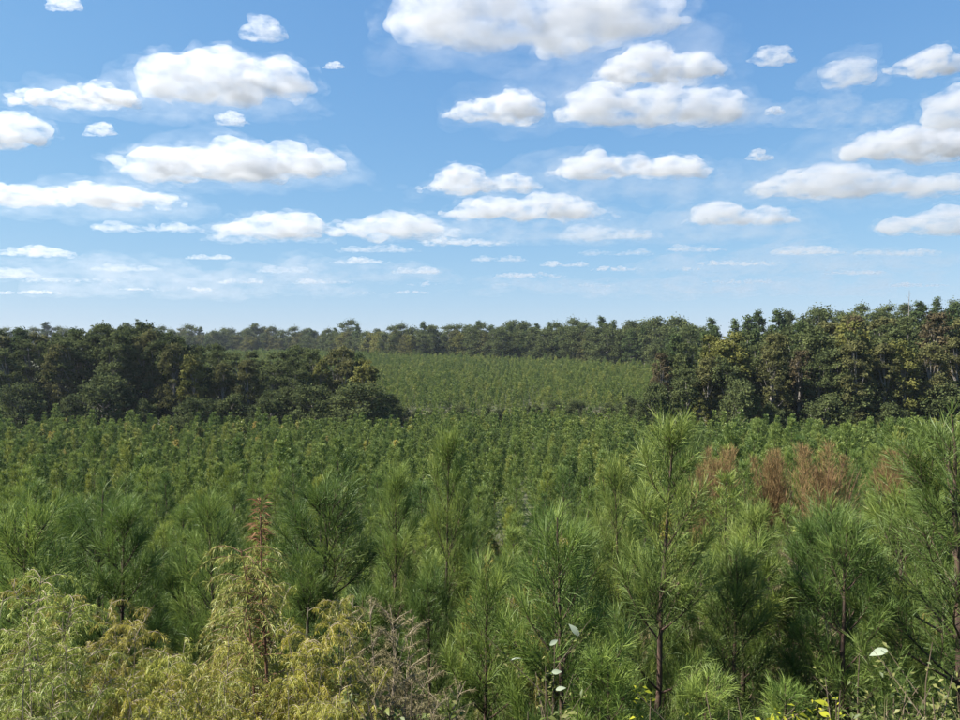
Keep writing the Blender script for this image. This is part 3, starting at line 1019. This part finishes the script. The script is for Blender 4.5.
for k, (px, d, py, wd, lab) in enumerate([(709, 33, 444, 1.0, 'smaller rusty dry bush downhill of the tallest leader'), (774, 36, 447, 1.1, 'rusty dry bush between the smaller one and the broad one'), (828, 31, 440, 1.2, 'broad rusty dry bush, fullest of the four below the wood'), (898, 34, 444, 1.1, 'rusty dry bush half hidden behind the yellow-edged pine')]):
    weed_px('dry_bush', px, d, py, BROOMS[k], lab, group='rusty dry bushes', wide=wd, cat='bush', parts=('stem', 'twig_mass'))
for _ in range(46):
    d = rng.uniform(9, 42)
    x = pix(rng.uniform(-40, 1000), d)
    weed('fennel_weed', x, d, rng.uniform(1.9, 2.9), FEN_T[rng.integers(3)] if d < 16 else FEN_FAR, 'tan fennel growing between the pine rows on the slope', group='fennel between the pine rows',
         color=(rng.uniform(0.8, 1.15), rng.uniform(0.75, 1.0), rng.uniform(0.6, 0.9), 1), wide=rng.uniform(0.7, 1.1))
for _ in range(64):
    d = rng.uniform(100, 158)
    px = rng.choice([rng.uniform(10, 80), rng.uniform(120, 330), rng.uniform(150, 420)])
    weed('fennel_weed', pix(px, d), d, rng.uniform(3.8, 5.0), FEN_FAR, 'straw-coloured tall weed among the valley pines before the shadowed belt', group='tall weeds among the valley pines',
         color=(rng.uniform(1.0, 1.25), rng.uniform(0.95, 1.1), rng.uniform(0.8, 1.1), 1), wide=rng.uniform(0.8, 1.2))


# ------------------------------------------------------------------ grass tufts (one uncountable mass)
def tuft(seed, n, H, width):
    rs = np.random.default_rng(seed)
    mb = MB()
    a_ = rs.uniform(0, 6.283, n)
    q = rs.random(n) * 0.16
    P = np.stack([np.cos(a_) * q, np.sin(a_) * q, np.zeros(n)], 1)
    h = H * rs.uniform(0.45, 1.1, n)
    lean = rs.uniform(0.05, 0.5, n) * h
    d = np.stack([np.cos(a_), np.sin(a_), np.zeros(n)], 1)
    mid = P + d * (lean * 0.35)[:, None] + np.array([0, 0, 1.0]) * (h * 0.6)[:, None]
    tip = P + d * lean[:, None] + np.array([0, 0, 1.0]) * (h * 0.95)[:, None]
    wv = np.stack([-np.sin(a_), np.cos(a_), np.zeros(n)], 1) * width / 2
    v = np.stack([P - wv, P + wv, mid + wv, mid - wv, tip], 1).reshape(-1, 3)
    k = np.arange(n) * 5
    mb.add(v, tris=np.stack([k + 3, k + 2, k + 4], 1), quads=np.stack([k, k + 1, k + 2, k + 3], 1), tint=np.repeat(np.clip(rs.normal(0.5, 0.22, n), 0, 1), 5))
    return mb


gsrc = bpy.data.collections.new('grass_sources')
for k in range(3):
    gsrc.objects.link(bpy.data.objects.new('tuft_%d' % k, tuft(700 + k, 60, 0.75, 0.006).mesh('grass_tuft', M['grass'])))
gsrc.objects.link(bpy.data.objects.new('tuft_3', tuft(710, 40, 1.0, 0.02).mesh('grass_tuft', M['grass'])))
d = np.concatenate([rng.uniform(1.6, 12, 4200), np.sqrt(rng.uniform(12 ** 2, 45 ** 2, 6500))])
sx = rng.uniform(-0.85, 0.85, len(d))
gx_, gy_ = sx * d, d
hy = rng.uniform(160, 226, 2600)
hx = rng.uniform(-70, 70, 2600)
d, gx_, gy_ = np.concatenate([d, hy]), np.concatenate([gx_, hx]), np.concatenate([gy_, hy])
gp = np.column_stack([gx_, gy_, ground(gx_, gy_)])
gpick = np.where(d < 12, rng.integers(0, 3, len(d)), 3)
gs = np.clip(rng.normal(1.0, 0.25, len(d)), 0.4, 1.6) * np.where(d < 4, 0.6, 1.0)
tag(instancer('dry_grass', gp, gpick, rng.uniform(0, 6.28, len(d)), gs, gsrc), 'dry tan and olive grass under the young pines', 'grass', kind='stuff')


# ------------------------------------------------------------------ leafy shrubs close by
def leaf_mesh(name, L_, W_, mat, seed, fold=0.18, curl=0.2):
    rs = np.random.default_rng(seed)
    n = 6
    t = np.linspace(0, 1, n)
    wid = W_ / 2 * np.sin(math.pi * np.clip(t, 0.04, 0.985) ** 0.8)
    z = -curl * L_ * t ** 2
    c = np.stack([t * L_, np.zeros(n), z], 1)
    l_ = c + np.stack([np.zeros(n), wid, wid * fold * 2], 1)
    r_ = c - np.stack([np.zeros(n), wid, -wid * fold * 2], 1)
    V_ = np.concatenate([c, l_, r_])
    q = []
    for i in range(n - 1):
        q += [[i, i + 1, n + i + 1, n + i], [i + 1, i, 2 * n + i, 2 * n + i + 1]]
    me = mesh_from(name, V_, [np.array(q)], np.full(3 * n, rs.uniform(0.3, 0.8)), (mat,))
    for p_ in me.polygons:
        p_.use_smooth = True
    return me


LEAF = {
    'green': [leaf_mesh('shrub_leaf', 0.062, 0.030, M['leaf_green'], 800 + k, 0.18, 0.15 + 0.1 * k) for k in range(4)],
    'gold': [leaf_mesh('gold_leaf', 0.080, 0.040, M['leaf_gold'], 810 + k, 0.2, 0.2 + 0.1 * k) for k in range(3)],
    'pale': [leaf_mesh('pale_leaf', 0.105, 0.050, M['leaf_pale'], 820 + k, 0.15, 0.2) for k in range(2)],
}


def shrub(name, px, d, py, kind, nstem, nleaf, label, spread=0.35, group=None, cat='shrub', extra=None, size=1.0, parts=True):
    x = pix(px, d)
    z0 = float(ground(x, d))
    H = top_z(py, d) - z0
    e = bpy.data.objects.new(name, None)
    e.empty_display_size = 0.2
    COL.objects.link(e)
    e.location = (x, d, z0 - 0.02)
    wood = MB()
    spots = []
    for s_ in range(nstem):
        a_ = rng.uniform(0, 6.283)
        h = H * (1.0 if s_ == 0 else rng.uniform(0.6, 0.98))
        out = spread * rng.uniform(0.2, 1.0) * (0.3 if s_ == 0 else 1)
        t = np.linspace(0, 1, 8)
        P = np.stack([math.cos(a_) * out * t ** 1.3, math.sin(a_) * out * t ** 1.3, h * t], 1) + np.cumsum(rng.normal(0, 0.012, (8, 3)), 0) * t[:, None]
        P[-1, 2] = h
        wood.tube(P, 0.006 * (1 - t) + 0.0022, 5)
        stems = [(P, t)]
        for _ in range(4):
            f = rng.uniform(0.4, 0.9)
            p0 = np.array([np.interp(f, t, P[:, c]) for c in range(3)])
            az = rng.uniform(0, 6.283)
            q = np.linspace(0, 1, 5)
            ln = rng.uniform(0.15, 0.32) * H
            Q = p0 + np.stack([math.cos(az) * ln * 0.8 * q, math.sin(az) * ln * 0.8 * q, ln * 0.7 * q], 1)
            wood.tube(Q, np.linspace(0.003, 0.0014, 5), 4)
            stems.append((Q, q))
        for _ in range(nleaf):
            Q, q = stems[rng.integers(len(stems))]
            f = rng.uniform(0.35, 1.0)
            spots.append(([np.interp(f, q, Q[:, c]) for c in range(3)]))
    link('stem', wood.mesh(name + '_stem', M['stem_green']), e)
    small_leaves = MB()
    n = len(spots) * 9
    B = np.array(spots)[rng.integers(0, len(spots), n)] + rng.normal(0, 0.035, (n, 3))
    A_ = unit(rng.normal(0, 1, (n, 3)) * np.array([1, 1, 0.6]))
    N_ = unit(rng.normal(0, 0.5, (n, 3)) + np.array([0, 0, 0.8]))
    W_ = unit(np.cross(A_, N_))
    l_ = (0.032 * size * rng.uniform(0.6, 1.3, n))[:, None]
    v = np.stack([B, B + A_ * l_ * 0.5 + W_ * l_ * 0.24, B + A_ * l_, B + A_ * l_ * 0.5 - W_ * l_ * 0.24], 1)
    v[:, 1::2, 2] += 0.004
    k = np.arange(n) * 4
    small_leaves.add(v.reshape(-1, 3), tris=np.concatenate([np.stack([k, k + 1, k + 2], 1), np.stack([k, k + 2, k + 3], 1)]), tint=np.repeat(np.clip(rng.normal(0.5, 0.28, n), 0, 1), 4))
    tag(link('foliage', small_leaves.mesh(name + '_foliage', M['leaf_gold' if kind == 'gold' else 'leaf_green']), e), kind='stuff')
    for p0 in spots:
        kd = kind if (extra is None or rng.random() > 0.05) else extra
        lf = link('leaf', LEAF[kd][rng.integers(len(LEAF[kd]))], e, p0, (rng.normal(0, 0.5), rng.normal(-0.15, 0.5), rng.uniform(0, 6.28)))
        s_ = size * rng.uniform(0.45, 0.95)
        lf.scale = (s_, s_, s_)
    tag(e, label, cat, group)
    return e


shrub('leafy_shrub', 925, 3.8, 645, 'green', 6, 26, 'glossy green shrub in front of the large dark pine', 0.38, extra='pale')
shrub('leafy_shrub', 975, 3.6, 662, 'green', 5, 26, 'glossy shrub growing tight against the one before the large dark pine', 0.35, extra='pale')
shrub('leafy_shrub', 862, 3.9, 655, 'green', 5, 22, 'upright leafy shrub beside the pale leaning sapling stem', 0.28)
shrub('leafy_shrub', 890, 3.4, 690, 'green', 5, 22, 'low sprawling shrub at the foot of the upright leafy shrub', 0.35, extra='pale')
shrub('yellow_shrub', 745, 3.3, 690, 'gold', 8, 12, 'bright yellow-leaved low shrub under the knee-high pine sapling', 0.55)
shrub('yellow_shrub', 650, 3.3, 698, 'gold', 2, 9, 'small yellow-leaved sprig under the tallest leader', 0.15)
shrub('yellow_shrub', 835, 3.5, 694, 'gold', 2, 8, 'small yellow-green sprig at the base of the pale sapling stem', 0.15)
shrub('pale_sapling', 548, 4.4, 640, 'green', 3, 10, 'sapling showing white leaf undersides beside the bright-tipped pine', 0.12, extra='pale', size=1.0)
shrub('leafy_shrub', 408, 3.8, 676, 'green', 3, 14, 'arching leafy stem beside the fennel thicket', 0.25, size=1.1)
shrub('leafy_shrub', 470, 3.7, 690, 'green', 3, 14, 'small leafy sprout with pale leaves under the leaning pine', 0.22, extra='pale')
shrub('leafy_shrub', 945, 3.1, 702, 'green', 5, 18, 'dense low shrub below the glossy pair by the large dark pine', 0.4)
shrub('leafy_shrub', 835, 3.3, 690, 'green', 5, 18, 'low twiggy shrub around the foot of the pale sapling stem', 0.35)
shrub('leafy_shrub', 590, 3.4, 700, 'green', 4, 14, 'low shrub below the white underleaves', 0.3, extra='pale')
shrub('leafy_shrub', 520, 3.3, 704, 'green', 4, 14, 'low dark sprouts between the pale-leaved sapling and the leaning pine', 0.3)
shrub('leafy_shrub', 360, 3.5, 700, 'green', 3, 14, 'dark low shrub under the fennel thicket edge', 0.25)

# large white leaf undersides
e = [o for o in COL.objects if o.name.startswith('pale_sapling')][0]
for px, py in [(550, 645), (552, 672), (556, 690)]:
    dd = 4.4
    lf = link('leaf', LEAF['pale'][0], e, (pix(px, dd) - e.location.x, -0.02, top_z(py, dd) - e.location.z), (rng.normal(0.9, 0.3), rng.normal(-0.6, 0.3), rng.uniform(-0.6, 0.6)))
    lf.scale = (0.58, 0.58, 0.58)
    lf['label'] = 'white leaf underside turned to the light'

# pale bare sapling stem
mb = MB()
d = 7.2
pts = []
for px, py in [(828, 702), (829, 670), (830, 640), (826, 612), (816, 590), (808, 572)]:
    pts.append((pix(px, d), 0, top_z(py, d)))
pts = np.array(pts)
x0, z0 = pts[0, 0], float(ground(pts[0, 0], d))
pts -= np.array([x0, 0, z0])
pts = np.vstack([[0, 0, -0.05], pts[1:]])
mb.tube(pts, np.linspace(0.014, 0.005, len(pts)) * rng.uniform(0.85, 1.15, len(pts)), 7)
e = bpy.data.objects.new('bare_sapling', None)
COL.objects.link(e)
e.location = (x0, d, z0)
link('stem', mb.mesh('bare_sapling_stem', M['stem_tan']), e)
mb = MB()
for a_, f in ((0.4, 3), (2.6, 4), (1.4, 2), (-0.6, 4)):
    p0 = pts[f]
    q = np.linspace(0, 1, 5)[:, None]
    mb.tube(p0 + q * np.array([math.cos(a_) * 0.22, 0.1, 0.25]) + np.array([0.03, 0, -0.05]) * np.sin(q * 4), np.linspace(0.006, 0.002, 5), 4)
link('twig', mb.mesh('bare_sapling_twig', M['stem_tan']), e)
tag(e, 'pale leaning leafless sapling stem in front of a wide young pine', 'sapling')

# bare snag standing above the wood
mb = MB()
H = 27.0
t = np.linspace(0, 1, 7)
mb.tube(np.stack([0.3 * t, 0 * t, H * t], 1), 0.22 * (1 - t) + 0.05, 6)
d = 250
x = pix(908, d)
e = bpy.data.objects.new('dead_snag', None)
COL.objects.link(e)
zt = top_z(290, d)
e.location = (x, d, zt - H)
link('trunk', mb.mesh('snag_trunk', M['bark_old']), e)
mb = MB()
for f, a_ in ((0.93, 0.5), (0.9, 2.6), (0.86, 4.0), (0.82, 1.2)):
    q = np.linspace(0, 1, 4)[:, None]
    mb.tube(np.array([0.3 * f, 0, H * f]) + q * np.array([math.cos(a_) * 1.1, math.sin(a_) * 1.1, 0.9]), np.linspace(0.06, 0.02, 4), 4)
link('limb', mb.mesh('snag_limb', M['bark_old']), e)
tag(e, 'thin leafless snag sticking up above the wood on the rising ground', 'dead tree')

# ------------------------------------------------------------------ clouds: real cumulus with flat bases far off
CLOUD_ABS = 0.27


def cloud_mat(dens, h, cut=0.37):
    cm = bpy.data.materials.new('cloud_vapour')
    cm.use_nodes = True
    nt = cm.node_tree
    for n in list(nt.nodes):
        nt.nodes.remove(n)
    co = nt.nodes.new('ShaderNodeOutputMaterial')
    cv = nt.nodes.new('ShaderNodeVolumeScatter')
    cv.inputs['Color'].default_value = (1.0, 1.0, 1.0, 1)
    tc = nt.nodes.new('ShaderNodeTexCoord')
    mp = nt.nodes.new('ShaderNodeMapping')
    mp.inputs['Scale'].default_value = (0.8 / h, 0.8 / h, 2.0 / h)
    nz = nt.nodes.new('ShaderNodeTexNoise')
    nz.inputs['Scale'].default_value = 2.0
    nz.inputs['Detail'].default_value = 7
    nz.inputs['Roughness'].default_value = 0.68
    mr = nt.nodes.new('ShaderNodeMapRange')
    mr.interpolation_type = 'SMOOTHSTEP'
    mr.inputs['From Min'].default_value = cut
    mr.inputs['From Max'].default_value = 0.76
    mr.inputs['To Min'].default_value = 0.0
    mr.inputs['To Max'].default_value = dens * 1.5
    nt.links.new(tc.outputs['Object'], mp.inputs[0])
    nt.links.new(mp.outputs[0], nz.inputs[0])
    nt.links.new(nz.outputs[0], mr.inputs[0])
    nt.links.new(mr.outputs[0], cv.inputs['Density'])
    cv.inputs['Anisotropy'].default_value = 0.35
    ca = nt.nodes.new('ShaderNodeVolumeAbsorption')
    ca.inputs['Color'].default_value = (1 - CLOUD_ABS, 1 - CLOUD_ABS * 0.96, 1 - CLOUD_ABS * 0.86, 1)
    nt.links.new(mr.outputs[0], ca.inputs['Density'])
    cs = nt.nodes.new('ShaderNodeAddShader')
    nt.links.new(cv.outputs[0], cs.inputs[0])
    nt.links.new(ca.outputs[0], cs.inputs[1])
    nt.links.new(cs.outputs[0], co.inputs['Volume'])
    return cm


def ico(sub):
    import bmesh
    bm = bmesh.new()
    bmesh.ops.create_icosphere(bm, subdivisions=sub, radius=1)
    v = np.array([p.co[:] for p in bm.verts])
    f = np.array([[q.index for q in fc.verts] for fc in bm.faces])
    bm.free()
    return v, f


IV, IF = ico(2)
BASE = 900.0


def cloud(px0, px1, pyt, pyb, label, group=None, lumps=None, seed=0, thin=1.0):
    """px range, photograph rows of its top and its flat base"""
    pyb = pyb - 0.10 * (pyb - pyt)
    dist = BASE / ((350.0 - pyb) / FPX)
    w = (px1 - px0) / FPX * dist
    h = 0.86 * (pyb - pyt) / FPX * dist
    return cumulus(pix((px0 + px1) / 2, dist), dist, w, h, label, group, lumps, seed, thin)


def cumulus(cx, dist, w, h, label, group, lumps, seed, thin):
    rs = np.random.default_rng(9000 + seed)
    mb = MB()
    n = int(np.clip(16 * w / h, 30, 120))
    depth = max(0.30 * w, 1.0 * h)
    lumps = lumps or [(0.3, 0.8), (0.6, 1.0), (0.8, 0.6)]
    for i in range(n):
        u = rs.uniform(0.04, 0.96)
        env = 0.30 + 0.70 * max(hh * math.exp(-((u - c) / 0.22) ** 2) for c, hh in lumps)
        env *= min(1.0, 3.2 * min(u, 1 - u) + 0.25)
        r_ = h * env * rs.uniform(0.20, 0.50)
        zc = rs.uniform(0.0, 1.0) ** 0.8 * max(h * env * 0.96 - r_ * 0.8, 0)
        yy = rs.normal(0, 0.22) * depth * (0.4 + 0.6 * env)
        v = IV * r_ * np.array([rs.uniform(1.3, 2.2), 1.5, 0.80]) + np.array([(u - 0.5) * w, yy, zc])
        v[:, 2] = np.where(v[:, 2] < 0, v[:, 2] * 0.30, v[:, 2])
        mb.add(v, tris=IF)
    me = mb.mesh('cloud', cloud_mat(thin * 3.0 / h, h))
    o = link('cloud', me, None, (cx, dist, BASE))
    rm = o.modifiers.new('merge', 'REMESH')
    rm.mode = 'VOXEL'
    rm.voxel_size = max(h / 24, w / 130)
    for nm, sc_, st in (('billow', 0.45, 0.26), ('puff', 0.17, 0.11)):
        tx = bpy.data.textures.new(nm, 'CLOUDS')
        tx.noise_scale = h * sc_
        tx.noise_depth = 3
        dm = o.modifiers.new(nm, 'DISPLACE')
        dm.texture = tx
        dm.texture_coords = 'GLOBAL'
        dm.strength = h * st
        dm.mid_level = 0.5
    r2 = o.modifiers.new('clean', 'REMESH')
    r2.mode = 'VOXEL'
    r2.voxel_size = max(h / 24, w / 130)
    tag(o, label, 'cloud', group)
    if thin >= 0.65:
        fm = me.copy()
        fm.materials.clear()
        fm.materials.append(cloud_mat(thin * 0.55 / h, h, 0.47))
        fr = link('fringe', fm, o, (0, 0, -0.04 * h), (0, 0, 0), (1.12, 1.15, 1.16))
        for md in o.modifiers:
            nm = fr.modifiers.new(md.name, md.type)
            if md.type == 'REMESH':
                nm.mode, nm.voxel_size = 'VOXEL', md.voxel_size
            else:
                nm.texture, nm.texture_coords, nm.strength, nm.mid_level = md.texture, 'GLOBAL', md.strength * 1.5, 0.5
    return o


big = [
    (140, 318, 40, 99, 'bright heaped cloud with a crisp white crown and trailing tail', [(0.25, 0.9), (0.45, 1.0), (0.8, 0.75)]),
    (4, 142, 76, 108, 'low lumpy cloud tail attached to the bright heaped cloud', [(0.15, 0.7), (0.85, 1.0), (0.5, 0.5)]),
    (-40, 48, 104, 151, 'ragged cloud floating just below the lumpy tail', [(0.7, 1.0), (0.3, 0.9)]),
    (105, 352, 130, 180, 'long flat grey-based cloud under the bright heaped cloud', [(0.2, 0.9), (0.55, 0.9), (0.9, 1.0)]),
    (-30, 192, 176, 207, 'long low bank of cloud beneath the grey-based one', [(0.2, 0.9), (0.6, 1.0), (0.9, 0.7)]),
    (195, 480, 200, 240, 'drawn-out thin streak of cloud below the long grey-based cloud', [(0.3, 0.8), (0.1, 0.6), (0.75, 0.7)]),
    (378, 702, -44, 44, 'largest cloud, with a broad grey underside', [(0.25, 1.0), (0.55, 0.9), (0.8, 0.7)]),
    (582, 732, 43, 82, 'upper half of the double-decked cloud below the largest one', [(0.4, 1.0), (0.7, 0.8)]),
    (545, 747, 72, 124, 'lower half of the double-decked cloud below the largest one', [(0.25, 0.8), (0.6, 0.9), (0.85, 1.0)]),
    (438, 548, 86, 121, 'small heap joined to the double-decked cloud', [(0.7, 1.0), (0.3, 0.6)]),
    (538, 716, 140, 180, 'curling cloud with a bright rounded end', [(0.3, 0.7), (0.85, 1.0)]),
    (410, 545, 163, 193, 'soft heap leaning on the curling cloud', [(0.4, 1.0), (0.8, 0.7)]),
    (430, 626, 189, 221, 'flat-based cloud directly under the curling cloud', [(0.3, 0.9), (0.6, 1.0)]),
    (680, 802, 193, 226, 'bright domed cloud with a thin shelf', [(0.3, 1.0), (0.7, 0.6)]),
    (738, 985, 158, 197, 'long shelf cloud with a sunlit front', [(0.15, 0.8), (0.4, 1.0), (0.8, 0.7)]),
    (825, 1010, 121, 160, 'billowing cloud stacked above the long shelf cloud', [(0.3, 0.9), (0.6, 1.0)]),
    (874, 965, 42, 77, 'ragged high cloud near the towering edge cloud', [(0.6, 1.0)]),
    (924, 1030, 66, 127, 'towering edge cloud with a bright flank', [(0.4, 1.0), (0.8, 0.9)]),
    (868, 1000, 197, 237, 'dim low cloud beneath the long shelf cloud', [(0.6, 1.0), (0.2, 0.6)]),
]
for k, (a0, a1, t0, t1, lab, lm) in enumerate(big):
    cloud(a0, a1, t0, t1, lab, None, lm, k, 1.0 if t1 < 186 else 0.7)
small = [(44, 90, -8, 12), (238, 289, 9, 41), (82, 123, 117, 138), (211, 252, 106, 126), (742, 798, 40, 66), (742, 775, 146, 161), (322, 348, 60, 70), (762, 785, 102, 116), (814, 872, 52, 90)]
for k, b in enumerate(small):
    cloud(*b, 'small white puff of cloud in the deep blue upper sky', 'small puffs in the upper sky', [(0.5, 1.0)], 50 + k, 0.5)
low = [(118, 192, 213, 233), (226, 324, 225, 244), (-20, 86, 243, 257), (338, 427, 239, 253), (574, 662, 218, 241), (394, 442, 263, 274), (470, 530, 250, 262), (218, 266, 272, 284),
       (262, 310, 262, 273), (-10, 36, 263, 279), (96, 170, 258, 272), (660, 735, 239, 252), (590, 650, 243, 256), (780, 850, 240, 255), (860, 930, 243, 256), (540, 590, 257, 267), (330, 400, 254, 264), (700, 790, 256, 266), (440, 520, 232, 246), (180, 240, 250, 260), (600, 700, 262, 271), (40, 110, 274, 283), (820, 900, 266, 275), (300, 350, 276, 284), (420, 520, 278, 286), (560, 680, 280, 287), (700, 800, 276, 284), (120, 220, 284, 291), (-10, 70, 288, 294), (340, 440, 288, 294), (880, 960, 280, 287), (500, 580, 270, 278)]
for k, b in enumerate(low):
    ww = (b[1] - b[0]) * float(rng.uniform(-0.1, 0.45))
    b = (b[0] - ww, b[1] + ww * 0.6, b[2], b[3])
    cloud(*b, 'low flat little cloud in the hazy band above the treeline', 'low clouds above the treeline', [(float(rng.uniform(0.1, 0.45)), float(rng.uniform(0.5, 1.0))), (float(rng.uniform(0.5, 0.9)), float(rng.uniform(0.4, 1.0)))], 80 + k, float(rng.uniform(0.12, 0.34)))
veil = [(350, 650, 202, 246), (540, 860, 186, 246), (-30, 220, 240, 284), (600, 990, 232, 276), (180, 480, 246, 286), (690, 930, 92, 128), (800, 890, 44, 92), (350, 760, -20, 74), (80, 390, 122, 194), (390, 760, 134, 204), (700, 990, 112, 206), (-30, 420, 262, 300), (380, 990, 258, 298), (-20, 350, 60, 120), (420, 780, 40, 134), (-30, 230, 168, 222)]
for k, b in enumerate(veil):
    cloud(*b, 'thin veil of cloud barely whitening the blue', 'thin veils of cloud', [(0.2, 0.7), (0.5, 1.0), (0.8, 0.8)], 120 + k, 0.07)
# extra cloud out of view, added to shade the belt and the valley floor
q = (BASE + 18) / sun_dir.z
cumulus(-105 + sun_dir.x * q, 158 + sun_dir.y * q, 120, 52, 'unseen cloud added to shade the belt of trees below the near field', None, [(0.3, 0.9), (0.7, 1.0)], 200, 0.12)

# ------------------------------------------------------------------ air: a thin even haze over the whole place
hm = bpy.data.materials.new('haze_air')
hm.use_nodes = True
nt = hm.node_tree
for n in list(nt.nodes):
    nt.nodes.remove(n)
ho = nt.nodes.new('ShaderNodeOutputMaterial')
hv = nt.nodes.new('ShaderNodeVolumePrincipled')
hv.inputs['Color'].default_value = (0.80, 0.88, 1.0, 1)
hv.inputs['Density'].default_value = 0.00008
hv.inputs['Anisotropy'].default_value = 0.3
nt.links.new(hv.outputs[0], ho.inputs['Volume'])
bx = np.array([[x, y, z] for z in (-24, 32) for y in (-900, 9300) for x in (-9300, 9300)], float)
hme = mesh_from('haze', bx, [np.array([[0, 2, 3, 1], [4, 5, 7, 6], [0, 1, 5, 4], [2, 6, 7, 3], [0, 4, 6, 2], [1, 3, 7, 5]])], None, (hm,))
tag(link('haze', hme), 'thin pale blue haze over the plantation valley', 'haze', kind='stuff')
